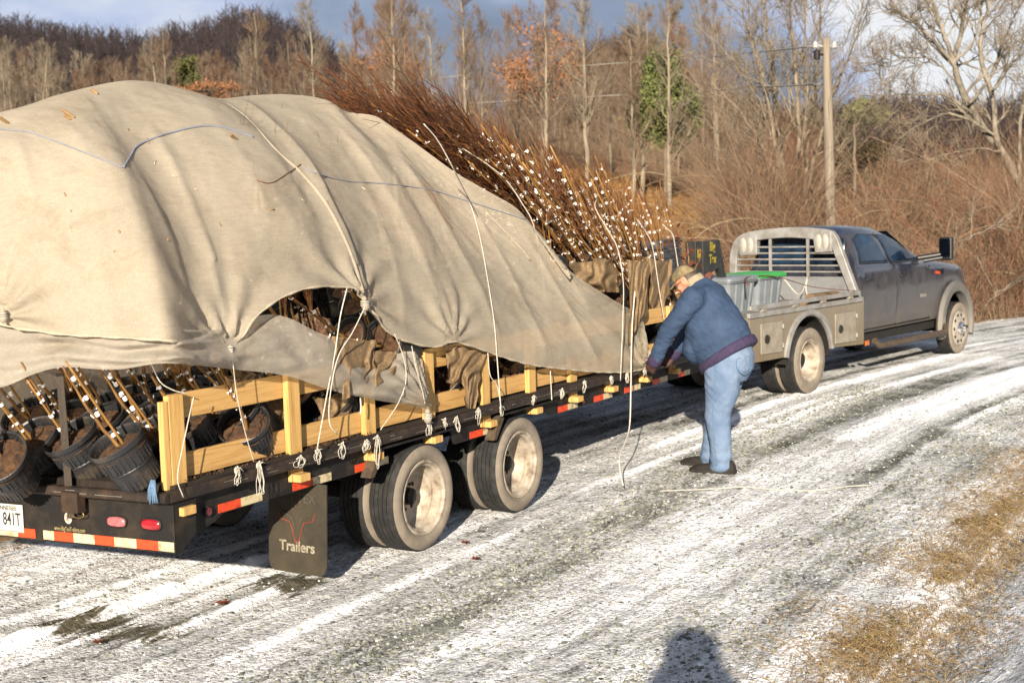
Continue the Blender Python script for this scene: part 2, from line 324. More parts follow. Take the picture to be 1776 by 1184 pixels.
_road = tag(np_obj('road', np.stack([_X, _Y, _Z], -1).reshape(-1, 3), grid_faces(len(_u), len(_v))[:, ::-1], ground_mat('snowy_gravel', False), uv=np.stack([_U, _V], -1).reshape(-1, 2)), kind='structure')
_ra = _road.data.attributes.new('ridge', 'FLOAT', 'POINT'); _ra.data.foreach_set('value', np.clip(road_z(_U, _V, True)*14, -.3, .8).astype(np.float32).ravel())
def lat(X, Y):                                 # approximate left-of-road distance
    X = np.asarray(X, float); Y = np.asarray(Y, float); i = np.clip(((X-TR.o[0])*TR.S[0]+(Y-TR.o[1])*TR.S[1]+12)/.05, 0, len(_us)-1).astype(int)
    v = None
    for k in range(3):
        h = _hd[i]; v = (X-_cx[i])*np.cos(h)-(Y-_cy[i])*np.sin(h); du = (X-_cx[i])*np.sin(h)+(Y-_cy[i])*np.cos(h); i = np.clip(i+(du/.05).astype(int), 0, len(_us)-1)
    return _us[i]+0*du, v
def terrain(X, Y):
    X = np.asarray(X, float); Y = np.asarray(Y, float)
    q = -((X-TR.o[0])*(-TR.Y[0])+(Y-TR.o[1])*(-TR.Y[1])); q2 = np.maximum(q-2.2, 0); far = smooth01((np.hypot(X, Y)-14)/10)
    h = 26*(1-np.exp(-.25*np.maximum(q2-1.2, 0)/26))*far; u, v = lat(X, Y); h = h*smooth01((-v-2.)/5)
    az = X/np.maximum(Y, 1.); h = h*(.34+.66*smooth01((az+.13)/.15))
    h = h + .25*(fbm(X*.35, Y*.35, 3)-.5)*smooth01((-v-2.2)/2)
    return h + bank(v)*(np.hypot(X, Y) < 40) - .035 + .03*(fbm(X*2.5, Y*2.5, 3)-.5)
def axis(a, b, st, lo, hi):
    m = list(np.arange(a, b, st)); s = st; x = m[-1]
    while x < hi: s *= 1.13; x += s; m.append(x)
    s = st; x = a; p = []
    while x > lo: s *= 1.13; x -= s; p.append(x)
    return np.array(p[::-1]+m)
_gx = axis(-9, 12, .12, -900, 900); _gy = axis(3, 34, .12, -300, 1200)
_GX, _GY = np.meshgrid(_gx, _gy, indexing='ij'); _GZ = terrain(_GX, _GY); _lu, _lv = lat(_GX, _GY)
_inr = (_lv > -2.75) & (_lv < 3.35) & (_lu > -9) & (_lu < 52); _GZ = np.where(_inr, _GZ-.12, _GZ)
tag(np_obj('ground', np.stack([_GX, _GY, _GZ], -1).reshape(-1, 3), grid_faces(len(_gx), len(_gy))[:, ::-1], ground_mat('verge_ground', True), uv=np.stack([np.where(_inr | (np.abs(_lv) < 8), _lu, _GX), np.where(np.abs(_lv) < 8, _lv, -8.-np.abs(_GY))], -1).reshape(-1, 2)), kind='structure')
# loose stones and crumbs of snow, uncountable
def stones(name, N, seed, mat, bandfn, rmin, rmax):
    r = np.random.default_rng(seed); u = r.uniform(-3.5, 9, N*6)**1; v = r.uniform(-2.3, 4.2, N*6); k = r.random(N*6) < bandfn(u, v); u = u[k][:N]; v = v[k][:N]; N = len(u)
    x, y = road_xy(u, v); z = np.where(v < 3.3, road_z(u, v), bank(v)-.03); s = rmin*(rmax/rmin)**(r.random(N)**2.2)
    ico = np.array([(0, 0, 1), (.9, 0, .3), (.3, .85, .35), (-.75, .5, .3), (-.7, -.55, .35), (.3, -.85, .3), (.6, .5, -.5), (-.3, .7, -.5), (-.8, 0, -.5), (-.2, -.75, -.5), (.65, -.5, -.5)])
    fc = np.array([(0, 1, 2), (0, 2, 3), (0, 3, 4), (0, 4, 5), (0, 5, 1), (1, 6, 2), (2, 6, 7), (2, 7, 3), (3, 7, 8), (3, 8, 4), (4, 8, 9), (4, 9, 5), (5, 9, 10), (5, 10, 1), (1, 10, 6)])
    a = r.uniform(0, 6.28, N); c, sn = np.cos(a), np.sin(a); J = ico[None]*(1+r.uniform(-.3, .3, (N, 11, 3))); X = J[..., 0]*c[:, None]-J[..., 1]*sn[:, None]; Y = J[..., 0]*sn[:, None]+J[..., 1]*c[:, None]
    V = np.stack([x[:, None]+X*s[:, None], y[:, None]+Y*s[:, None]*r.uniform(.6, 1, N)[:, None], z[:, None]+J[..., 2]*s[:, None]*.6+s[:, None]*.15], -1).reshape(-1, 3)
    F = (fc[None]+np.arange(N)[:, None, None]*11).reshape(-1, 3)
    return tag(np_obj(name, V, F, mat, smooth=False), kind='stuff')
GRAV = pmat('gravel_stone', (.075, .08, .066), (.25, .25, .21), 6, .85, .3, 80, island=1.0, lo=.2, hi=.95)
def _gb(u, v): return (.08+1.1*np.exp(-((v-.85+.06*u)/.30)**2)+.55*np.exp(-((v-2.35)/.4)**2))*(.35+.9*fbm(u*1.3, v*1.3, 3))
stones('gravel', 17000, 3, GRAV, _gb, .006, .019)
SNOWM = pmat('snow_crumb', (.82, .81, .80), (.68, .67, .66), 12, .8, .3, 90)
stones('snow_crumbs', 2600, 5, SNOWM, lambda u, v: .25+.75*fbm(u*1.2+4, v*2, 3)*(fbm(u*.8, v*.9) > .42), .003, .011)
# dry grass of the verges
def grass(name, N, seed, mat, usamp, hmin, hmax):
    r = np.random.default_rng(seed); u, v = usamp(r, N); k = (fbm(u*1.6+5, v*1.6+1, 4)+.25*r.random(len(u))+.12*np.exp(-((v-3.15)/.3)**2)) > .60; u = u[k]; v = v[k]; N = len(u); x, y = road_xy(u, v)
    z = np.where(v < 3.3, 0, bank(v)-.03)-.01; h = r.uniform(hmin, hmax, N); a = r.uniform(0, 6.28, N); ln = r.uniform(.5, 2.4, N)*h; t = np.linspace(0, 1, 4)
    P = np.stack([x[:, None]+np.cos(a)[:, None]*ln[:, None]*t**1.5, y[:, None]+np.sin(a)[:, None]*ln[:, None]*t**1.5, z[:, None]+h[:, None]*(t-.45*t*t)*1.4], -1)
    V, F = tubes_np(P, (r.uniform(.0012, .0026, N)[:, None]*(1-.75*t)), 3); return tag(np_obj(name, V, F, mat), kind='stuff')
DRYG = pmat('dry_grass', (.48, .35, .17), (.20, .14, .07), 3, .8, island=1.1, lo=.1, hi=.9, c3=(.34, .22, .10))
def _us1(r, N): v = r.normal(3.22, .28, N); return r.uniform(-2, 9, N), v
grass('dry_grass', 34000, 11, DRYG, _us1, .015, .06)
def _us2(r, N): return r.uniform(-5, 0, N), -2.0-np.abs(r.normal(0, .35, N))
grass('dry_grass', 6000, 12, DRYG, _us2, .01, .04)
# fallen leaves, each one
LEAF = pmat('fallen_oak_leaf', (.22, .05, .02), (.12, .035, .018), 20, .8)
for i, (px, py, lab) in enumerate(((388, 1047, 'red brown fallen oak leaf on the packed snow behind the mud flap'), (808, 942, 'small fallen leaf on snow close beside the rear trailer wheel'), (826, 970, 'fallen brown leaf on snow farther out from rear trailer wheel'), (171, 1115, 'small dark red leaf at the muddy patch behind the trailer'))):
    c = on_z(px, py, .008); n = 14; R = .045 if i == 0 else .03
    P = [(c[0]+R*(1 if j % 2 else .45)*math.cos(j*6.283/n)*1.3, c[1]+R*(1 if j % 2 else .45)*math.sin(j*6.283/n), c[2]+.012*math.sin(j*2.3)+.012) for j in range(n)]
    b = MB(); b.add([(c[0], c[1], c[2]+.005)]+P, [(0, j+1, (j+1) % n+1) for j in range(n)]); tag(b.build('fallen_leaf', LEAF, smooth=180), lab, 'leaf', 'fallen leaves on the road')
# ------------------------------------------------------------------ trailer (local: x along, y to its left, z up)
trailer = thing('flatbed_trailer', 'long black flatbed trailer on dual wheels, loaded with young trees', 'trailer', TR.M)
def T3(px, py, t=0.): return TR.side(px, py, t)
Sy = lambda s, z, h: (s, h, z)                  # side prism: (s,z) outline, h = y
FRONT = 6.05; RS = -2.12; WID = 2.36
_sk = math.radians(-6.0)                        # the tail stands a touch askew to the flank
def rear(y): return RS - math.tan(-_sk)*0 + y*math.tan(_sk)*1.0
RN = TR.S*math.cos(_sk)+TR.Y*math.sin(_sk)*-1
_rp0 = TR.wld((RS, 0, .6)); _rd = TR.Y*math.cos(_sk)+TR.S*math.sin(_sk); _rn = np.array([_rd[1], -_rd[0], 0])
def T4(px, py, off=0.):                         # pixel on the tail plate; off = metres out to the rear
    P = on_plane(px, py, _rp0-_rn*off*np.sign(_rn@TR.S), _rn); return TR.loc(P)
def rpt(y, z, off=0.):                          # along the tail plate
    return np.array([RS+y*math.sin(_sk)-off, y*math.cos(_sk), z])
b = MB(); b.prism([(rear(0)+.02, -.005), (FRONT, -.005), (FRONT, WID), (rear(WID)+.02, WID)], .815, .862, lambda u, v, h: (u, v, h)); b.build('deck', pmat('weathered_deck', (.035, .024, .016), (.014, .010, .008), 8, .9, .5, 60, stretch=(.5, 6, 1)), trailer)
def rail(name, P, w, h):
    b = MB(); P = np.array(P, float); n = len(P)
    d = P[-1]-P[0]; d /= np.linalg.norm(d); s = np.cross(d, (0, 0, 1)); s /= np.linalg.norm(s)
    b.loft([[p+s*a*w/2+np.array([0, 0, c*h/2]) for a, c in ((-.7, -1), (.7, -1), (1, -.6), (1, .6), (.7, 1), (-.7, 1), (-1, .6), (-1, -.6))] for p in P]); return b.build(name, RUSTY, trailer, smooth=30)
rail('side_rail', [(RS-.03, .0, .815), (1.5, .0, .822), (FRONT, .0, .815)], .05, .062)
rail('rear_rail', [rpt(-.02, .812, .045), rpt(WID*.98, .812, .045)], .06, .05)
# scuffed bright lines on the rails where the paint is gone
SCUFF = pmat('bare_steel_scuff', (.62, .60, .55), (.3, .26, .2), 60, .35, metal=.6)
rs = random.Random(4)
for k in range(40):
    b = MB()
    s = rs.uniform(-1.95, 3.9); l = rs.choice((.03, .05, .12, .25)); z = .815+rs.choice((-.018, -.008, .006, .014))
    b.box((s, -.0262, z), (s+l, -.0248, z+rs.uniform(.0015, .004))); b.build('paint_scuff', SCUFF, trailer, fix=False)
for k in range(14):
    b = MB(); y = rs.choice((rs.uniform(.25, .62), rs.uniform(.9, 1.2))); l = rs.uniform(.05, .14); z = .812+rs.choice((-.014, -.004, .010))
    p, q = rpt(y, z, .0757), rpt(y+l, z+.003, .0757); b.add([(p[0], p[1], p[2]), (q[0], q[1], p[2]), (q[0], q[1], q[2]), (p[0], p[1], q[2])], [(0, 1, 2, 3)]); b.build('paint_scuff', SCUFF, trailer, fix=False)

# flank beam with cut-outs over the wheels
prof = [(RS+.0, .51), (RS+.36, .60), (RS+.42, .632), (-.47, .632), (-.40, .75), (.0, .775), (.52, .775), (.60, .632), (.98, .632), (1.08, .765), (1.75, .775), (1.95, .64), (FRONT, .632), (FRONT, .79), (RS, .79)]
b = MB(); b.prism(prof, .055, .075, Sy); b.build('side_beam', BLACK, trailer, bevel=.003)
b = MB(); b.prism([(RS+.05, .55), (FRONT, .60), (FRONT, .80), (RS+.05, .80)], .5, .56, Sy); b.prism([(RS+.05, .55), (FRONT, .60), (FRONT, .80), (RS+.05, .80)], 1.8, 1.86, Sy)
b.prism([(RS+.3, .62), (FRONT, .62), (FRONT, .8), (RS+.3, .8)], WID-.08, WID-.06, Sy); b.build('chassis_beam', DARK, trailer)
for k, s in enumerate(np.arange(-1.7, 5.8, .62)):
    b = MB(); b.box((s, .08, .70), (s+.05, WID-.08, .80)); b.build('cross_member', DARK, trailer)
# fender brackets
for s0 in (-.44, 1.02):
    b = MB(); b.prism([(s0-.03, .60), (s0+.01, .60), (s0+.12, .74), (s0+.10, .765), (s0+.06, .765)], -.02, .06, Sy); b.build('fender_bracket', pmat('rusty_bracket', (.10, .07, .04), (.05, .035, .025), 20, .8, .3, 80), trailer)
    b = MB(); b.box((s0+.10, -.015, .757), (s0+.92, .42, .768)); b.build('fender', BLACK, trailer)
# tail plate, end plate
b = MB(); yE = WID*.985
q = lambda u, v, h: tuple(rpt(u, v, h))
b.prism([(0, .51), (yE, .51), (yE, .815), (0, .815)], 0, -.012, q); b.prism([(0, .51), (yE, .51), (yE, .522), (0, .522)], -.012, -.09, q)
b.prism([(RS+.0, .512), (RS+.05, .512), (RS+.16, .59), (RS+.17, .78), (RS, .78)], -.0, .03, Sy); b.build('tail_plate', pmat('grimy_black_plate', (.015, .014, .013), (.068, .046, .03), 5, .62, .25, 90, lo=.46, hi=.82, spec=.2), trailer, bevel=.004)
def quad(name, pts, mat, parent, d=.002):        # thin sticker from four local corners
    P = np.array(pts, float); n = np.cross(P[1]-P[0], P[3]-P[0]); n /= np.linalg.norm(n); b = MB()
    b.add(np.vstack([P, P+n*d]), [(3, 2, 1, 0), (4, 5, 6, 7), (0, 1, 5, 4), (1, 2, 6, 5), (2, 3, 7, 6), (3, 0, 4, 7)]); return b.build(name, mat, parent)
for px, w, m in ((-60, 60, REDT), (1, 32, WHT), (34, 29, REDT), (77, 18, WHT), (96, 33, REDT), (129, 36, WHT), (165, 34, REDT), (199, 38, WHT), (238, 37, REDT), (275, 27, WHT)):
    y0 = T4(px, 943, .003)[1]/math.cos(_sk); y1 = T4(px+w, 945, .003)[1]/math.cos(_sk)
    quad('reflective_tape', [rpt(y0, .522, .004), rpt(y1-.001, .522, .004), rpt(y1-.001, .572, .004), rpt(y0, .572, .004)], m, trailer)
for i, (a, c, r) in enumerate(((378.7, 455, 418), (508, 575, 543), (616, 674, 646), (815, 859, 838), (968, 1002, 985), (1030.5, 1062, 1047), (1083, 1111, 1097), (1131.6, 1158, 1145), (1176, 1197, 1187), (1226, 1250, 1238))):
    s0, s1, sr = (T3(x, 992-.291*x, -.05)[0] for x in (a, c, r))
    for u, v, m in ((s0, sr, REDT), (sr+.001, s1, WHT)): quad('reflective_tape', [(u, .053, .640), (v, .053, .640), (v, .053, .688), (u, .053, .688)], m, trailer)
REDL = pmat('red_lens', (.42, .012, .02), (.30, .008, .015), 30, .12, .2, 300, spec=.6, coat=.5); PINKL = pmat('faded_pink_lens', (.55, .16, .17), (.42, .10, .11), 30, .2, .2, 300, spec=.6, coat=.4)
BLKR = pmat('black_rubber', (.014, .014, .014), (.03, .028, .025), 30, .6)
def lamp(px, py, w, h, lens, side=False, name='tail_lamp'):
    c = T3(px, py, -.05) if side else T4(px, py, .004); n = 28
    def R(a, k, off):
        out = []
        for j in range(n):
            t = 2*math.pi*j/n; e = 4 if w > h*1.3 else 2
            u = a*w/2*abs(math.cos(t))**(2/e)*np.sign(math.cos(t)); v = a*h/2*abs(math.sin(t))**(2/e)*np.sign(math.sin(t)) if e == 2 else None
            if e == 4:                            # stadium
                ww = (w-h)/2; u = ww*np.sign(math.cos(t))*min(1, abs(math.cos(t))*1.6)+a*h/2*math.cos(t); v = a*h/2*math.sin(t)
            out.append((c[0]+u, c[1]-off, c[2]+v) if side else tuple(rpt(c[1]/math.cos(_sk)-u, c[2]+v, .002+off)))
        return out
    g = MB(); g.loft([R(1.2, 0, 0), R(1.2, 0, .010), R(1.05, 0, .014), R(1.0, 0, .006)], cap=False); o = g.build(name, BLKR, trailer, smooth=40)
    l = MB(); l.loft([R(1.0, 0, .004), R(.95, 0, .012), R(.7, 0, .017), R(.1, 0, .019)]); l.build('lens', lens, o, smooth=60)
lamp(203.5, 904, .125, .055, PINKL); lamp(263, 909, .125, .058, REDL); lamp(33, 857, .043, .043, REDL); lamp(-1, 855, .043, .043, REDL); lamp(360, 886, .05, .05, pmat('dark_red_lens', (.16, .008, .012), (.1, .006, .01), 30, .15, spec=.6, coat=.5), True, 'marker_lamp')
lamp(1010, 696, .04, .05, pmat('amber_lens', (.6, .16, .02), (.4, .1, .015), 30, .2), True, 'marker_lamp')
# stake at the tail with its bracket
c0 = T4(120, 843, .03); c1 = T4(104, 648, .03)
b = MB(); b.tube([TR.loc(TR.wld(c0))+np.array([0, 0, -.17]), c1], .026, 4); b.build('stake_post', pmat('dark_stake', (.03, .022, .016), (.055, .036, .02), 14, .55, .3, 60, stretch=(5, 5, .6)), trailer)
b = MB(); c = T4(127, 868, .06); b.box((c[0]-.03, c[1]-.06, c[2]-.06), (c[0]+.03, c[1]+.06, c[2]+.05)); b.build('stake_pocket', pmat('rust_brown_steel', (.065, .036, .02), (.03, .02, .015), 20, .7, .3, 60), trailer, bevel=.004)
b = MB(); c = T4(137, 888, .03); b.tube([(c[0]-.02, c[1]+.05*math.cos(a)-.01, c[2]+.02*math.sin(a)-.005) for a in np.linspace(0, 5.6, 12)], .003, 6); b.build('pin_ring', pmat('brass_wire', (.5, .36, .12), (.3, .2, .07), 40, .4, metal=.7), trailer, smooth=60)
# writing
def text(body, size, parent, M, mat, name='lettering', bold=0., ext=.0008, sx=1.0, align='CENTER'):
    cu = bpy.data.curves.new('t', 'FONT'); cu.body = body; cu.size = size; cu.align_x = align; cu.align_y = 'CENTER'; cu.extrude = ext; cu.offset = bold
    o = bpy.data.objects.new('t', cu); COL.objects.link(o); bpy.context.view_layer.update()
    me = bpy.data.meshes.new_from_object(o.evaluated_get(bpy.context.evaluated_depsgraph_get())); bpy.data.objects.remove(o)
    me.transform(Matrix.Diagonal((sx, 1, 1, 1))); me.transform(M); me.name = name; me.materials.clear(); me.materials.append(mat)
    o = bpy.data.objects.new(name, me); COL.objects.link(o); o.parent = parent; return o
def basis(o, x, y): x = Vector(x).normalized(); y = Vector(y).normalized(); z = x.cross(y); return Matrix(((x[0], y[0], z[0], o[0]), (x[1], y[1], z[1], o[1]), (x[2], y[2], z[2], o[2]), (0, 0, 0, 1)))
RX = tuple(-(rpt(1, 0)-rpt(0, 0)))               # reading direction on the tail
YEL = pmat('yellow_paint', (.55, .42, .05), (.4, .3, .04), 50, .6); TAN = pmat('faded_tan_paint', (.42, .34, .16), (.3, .24, .11), 50, .6)
c = T4(121, 917.5, .006); text('www.BigTexTrailers.com', .034, trailer, basis(c, RX, (0, 0, 1)), TAN, sx=.62)
c = T4(118, 898, .005)
b = MB(); b.loft([[rpt(c[1]/math.cos(_sk)+.026*math.cos(t), c[2]+.032*math.sin(t), o) for t in np.linspace(0, 6.2832, 25)[:-1]] for o in (.002, .005)]); em = b.build('round_decal', pmat('worn_decal_white', (.6, .58, .5), (.35, .3, .24), 30, .5), trailer)
b = MB(); b.tube([rpt(c[1]/math.cos(_sk)+x*.02, c[2]+z*.024, .0055) for x, z in ((.7, .45), (.2, .5), (-.5, .2), (.3, .0), (.5, -.35), (-.4, -.55))], .0035, 6); b.build('decal_mark', pmat('decal_orange', (.5, .22, .08), (.3, .15, .06), 30, .5), em)
# number plate
PL = pmat('plate_white', (.66, .64, .58), (.55, .52, .45), 12, .4); PI = pmat('plate_ink', (.03, .03, .045), None, 12, .5)
y0 = T4(39, 898, .012)[1]/math.cos(_sk); zc = T4(18, 898, .012)[2]; w, h = .305, .155; pr = [(y0+w*a, zc+h*b) for a, b in ((0, -.5), (1, -.5), (1, .5), (0, .5))]
b = MB(); b.prism(pr, .006, .010, lambda u, v, o: tuple(rpt(u, v, o))); plate = b.build('licence_plate', PL, trailer, bevel=.004)
text('TENNESSEE', .034, plate, basis(rpt(y0+.118, zc+.055, .0115), RX, (0, 0, 1)), PI, sx=.9); text('841T', .10, plate, basis(rpt(y0+.016, zc-.008, .0115), RX, (0, 0, 1)), PI, 'lettering', .0008, sx=.62, align='RIGHT'); text('FARM', .014, plate, basis(rpt(y0+.028, zc+.058, .0115), RX, (0, 0, 1)), PI) if False else None
b = MB(); b.prism([(y0+w*a, zc+h*c) for a, c in ((.02, -.47), (.98, -.47), (.98, -.455), (.02, -.455))], .0105, .0115, lambda u, v, o: tuple(rpt(u, v, o))); b.build('plate_border', PI, plate)
# wheels: deep dish duals
HUBZ, TRAD = .357, .357
def wheel(s, y, out, parent=trailer, rad=TRAD, deep=True, nm='wheel'):
    """out=-1: outer face towards -y. returns the wheel mesh (rim) with tyre and hub below it"""
    d = out; w = .20; rr = .252; C = (s, y, rad)
    R = MB(); f = lambda a: d*-a                  # a metres inward from the outer sidewall plane
    R.lathe([(f(.004), rr+.002), (f(-.006), rr-.006), (f(-.004), rr-.018), (f(.012), rr-.024), (f(.02), rr-.040), (f(.055), rr-.043), (f(.075), rr-.046), (f(.078), rr-.058), (f(.13), rr-.064), (f(.15), rr-.075), (f(.165), rr-.095), (f(.175), .11), (f(.168), .09), (f(.168), .02)] if deep else [(f(.004), rr), (f(-.012), rr-.015), (f(-.002), rr-.03), (f(-.01), .17), (f(-.02), .11), (f(-.02), .02)], C, 'y', 56)
    o = R.build(nm, RIMW, parent, smooth=35)
    t = MB(); ph = [(.0, rr), (-.014, rr+.02), (-.018, rr+.05), (-.012, rad-.035), (.004, rad-.012), (.012, rad-.004)]
    tread = []
    for k in range(5): a0 = .018+k*.034; tread += [(a0, rad), (a0+.027, rad), (a0+.0275, rad-.009), (a0+.0335, rad-.009)]
    prof = [(f(a), r) for a, r in ph+tread[:-2]+[(w-.012, rad-.004), (w-.004, rad-.012), (w+.012, rad-.035), (w+.018, rr+.05), (w+.014, rr+.02), (w, rr)]]
    t.lathe(prof, C, 'y', 72); n = len(prof)-1
    t.m = [1 if (i//72 < 4 or i//72 > n-5) else 0 for i in range(len(t.f))]
    t.build('tyre', [RUBBER, SIDEW], o, smooth=35)
    h = MB(); h.lathe([(f(.172), .062), (f(.125), .058), (f(.115), .045), (f(.105), .040), (f(.105), .001)] if deep else [(f(-.01), .10), (f(-.06), .09), (f(-.075), .055), (f(-.12), .05), (f(-.13), .001)], C, 'y', 28)
    for k in range(8):
        a = k*math.pi/4; h.lathe([(f(.178 if deep else 0), .010), (f(.152 if deep else -.03), .010), (f(.152 if deep else -.03), .001)], (s+.092*math.cos(a), y, rad+.092*math.sin(a)), 'y', 6)
    for k in range(5):                           # hand holes
        a = k*1.2566+.5; h.lathe([(f(.171 if deep else -.006), .022), (f(.169 if deep else -.0115), .001)], (s+.135*math.cos(a), y, rad+.135*math.sin(a)), 'y', 12, 1)
    h.build('hub', [pmat('rusty_hub', (.10, .055, .035), (.05, .035, .025), 25, .7, .3, 90), DARK], o, smooth=40); return o
for s in (.13, 1.38):
    wheel(s, .0, -1); wheel(s, .245, -1); wheel(s, WID-.44, 1); wheel(s, WID-.20, 1)
    b = MB(); b.tube([(s, .1, HUBZ), (s, WID-.1, HUBZ)], .055, 10); b.build('axle', DARK, trailer)
# mud flap with its lettering and long-horned head
FL = pmat('muddy_rubber_flap', (.060, .048, .030), (.025, .021, .016), 6, .85, .35, 70, lo=.35, hi=.8)
p = [T3(*q, -.02) for q in ((474, 868), (578, 833), (565, 1005), (480, 988))]
fx = -.90; yl = [-.02, .46]
def fpt(u, z, o=0.):                             # flap hangs across the trailer, slightly turned and leaning
    return np.array([fx+.12*(1-u)*0-.10*u*0-(.62-z)*.06-o, .43-u*.45, z])
b = MB(); b.loft([[fpt(u, z, o) for u, z in ((.0, .64), (1, .64), (1, .15), (.96, .105), (.90, .09), (.1, .09), (.03, .11), (0, .15))] for o in (-.006, .006)]); flap = b.build('mud_flap', FL, trailer, bevel=.002)
GRY = pmat('worn_cream_print', (.40, .36, .27), (.2, .17, .12), 40, .8); RDP = pmat('worn_red_print', (.32, .05, .03), (.16, .04, .025), 50, .8); GLO = pmat('ghost_print', (.085, .072, .05), (.05, .042, .03), 40, .8)
fb = lambda u, z: basis(fpt(u, z, .0078), (0, -1, 0), (.06, 0, 1))
text('Trailers', .088, flap, fb(.5, .25), GRY, bold=.0022, sx=1.0); text('BIG TEX', .085, flap, fb(.5, .545), GLO, bold=.001, sx=.95)
b = MB()
for pts in ([(-.30, .10), (-.26, .02), (-.12, .0), (-.09, -.04), (-.05, -.14), (-.02, -.2)], [(.30, .10), (.26, .02), (.12, .0), (.09, -.04), (.05, -.14), (.02, -.2)], [(-.02, -.2), (.02, -.2)]):
    b.tube([fpt(.5+x*1.05, .40+z*.62, .0085) for x, z in pts], .0035, 5)
b.build('longhorn_outline', RDP, flap)
b = MB()
for sg in (-1, 1): b.tube([fpt(.5+sg*x, .40+z, .0078) for x, z in ((.04, -.03), (.09, .03), (.22, .05), (.34, .10))], [.006, .006, .005, .002], 5)
b.build('horn_print', GLO, flap)
# neck at the front, black, with a yellow word; jack stand and steps
NK = pmat('neck_black', (.02, .022, .022), (.045, .045, .042), 8, .5, .2, 80)
ny = .62
b = MB(); b.prism([(6.16, .85), (6.16, 1.86), (6.34, 1.86), (6.34, .85)], ny-.02, ny+.10, Sy); b.build('neck_post', NK, trailer, bevel=.006)
b = MB(); b.prism([(6.40, 1.15), (6.40, 1.85), (6.88, 1.86), (7.16, 1.22), (7.1, 1.15), (6.86, 1.55), (6.62, 1.5), (6.60, 1.15)], ny, ny+.06, Sy); nk = b.build('neck_plate', NK, trailer, bevel=.006)
b = MB(); b.prism([(6.1, .70), (7.3, .95), (7.3, 1.15), (6.1, .85)], ny, ny+.9, Sy); b.build('neck_beam', NK, trailer)
text('Big\nTex', .135, nk, basis((6.66, ny-.004, 1.72), (1, 0, 0), (0, 0, 1)), pmat('sign_yellow', (.46, .38, .035), (.3, .25, .03), 30, .5), bold=.004, sx=.95)
quad('yellow_sticker', [(6.19, ny-.024, 1.68), (6.28, ny-.024, 1.68), (6.28, ny-.024, 1.78), (6.19, ny-.024, 1.78)], pmat('sign_yellow', (.62, .52, .04)), nk)
quad('red_sticker', [(6.44, ny-.003, 1.42), (6.6, ny-.003, 1.44), (6.6, ny-.003, 1.52), (6.44, ny-.003, 1.50)], pmat('faded_red', (.35, .12, .08)), nk)
# ------------------------------------------------------------------ wooden side rack standing in the pockets
rack = thing('wooden_side_rack', 'yellow pine side rack of posts and boards standing along the trailer flank', 'side rack', TR.M)
def wbox(name, a, c, mat, rot=0.): b = MB(); b.box(a, c); o = b.build(name, mat, rack, bevel=.004); return o
PX = [(300, 343, 690), (504, 540, 648), (635, 660, 650), (740, 766, 606), (837, 859, 613), (918, 937, 630), (990, 1007, 640), (1052, 1067, 640), (1112, 1126, 640), (1163, 1180, 537)]
ps = []
for i, (a, c, top) in enumerate(PX):
    yb = 930-.262*((a+c)/2-0)*1.0
    s0 = T3(a, 922-.262*a, -.03)[0]; s1 = T3(c, 922-.262*c, -.03)[0]; w = max(.085, min(.105, (s1-s0)*.72)); ps.append(s0)
    zt = 1.325+(i % 3)*.006 if i not in (2, 6, 7, 8) else (1.20 if i == 2 else 1.05)
    wbox('post', (s0, .028, .70), (s0+w, .068, zt), PINEV)
    wbox('post_foot', (s0+.005, -.03, .700), (s0+w-.005, .0275, .745), PINEV)
rb = random.Random(2); cuts = [ps[0]+.06, ps[3]+.04, ps[6]+.04, ps[9]+.35]
for i in range(3):
    for zb, zt in ((1.185, 1.318), (.878, 1.006)):
        wbox('board', (cuts[i]+.002, .072, zb+rb.uniform(-.004, .004)), (cuts[i+1]-.002, .108, zt+rb.uniform(-.004, .004)), PINE)
wbox('corner_post', (ps[0]-.045, .030, .84), (ps[0]-.003, .066, 1.30), PINEV)
head = thing('wooden_headboard', 'short orange lit plank wall at the trailer front behind the man', 'headboard', TR.M)
ORP = pmat('orange_lit_plank', (.75, .36, .035), (.6, .26, .03), 6, .6, .2, 60, stretch=(9, .6, 9))  # orange of the light on the wood is put into this colour
for k, z in enumerate((.88, 1.06)):
    b = MB(); b.box((5.30+.0, .06, z), (5.34, 1.9, z+.16)); b.build('board', ORP, head, bevel=.004)
b = MB(); b.box((5.345, .05, .86), (5.44, .10, 1.25)); b.build('post', ORP, head, bevel=.004)
b = MB(); b.box((5.345, 1.8, .86), (5.44, 1.85, 1.25)); b.build('post', ORP, head, bevel=.004)
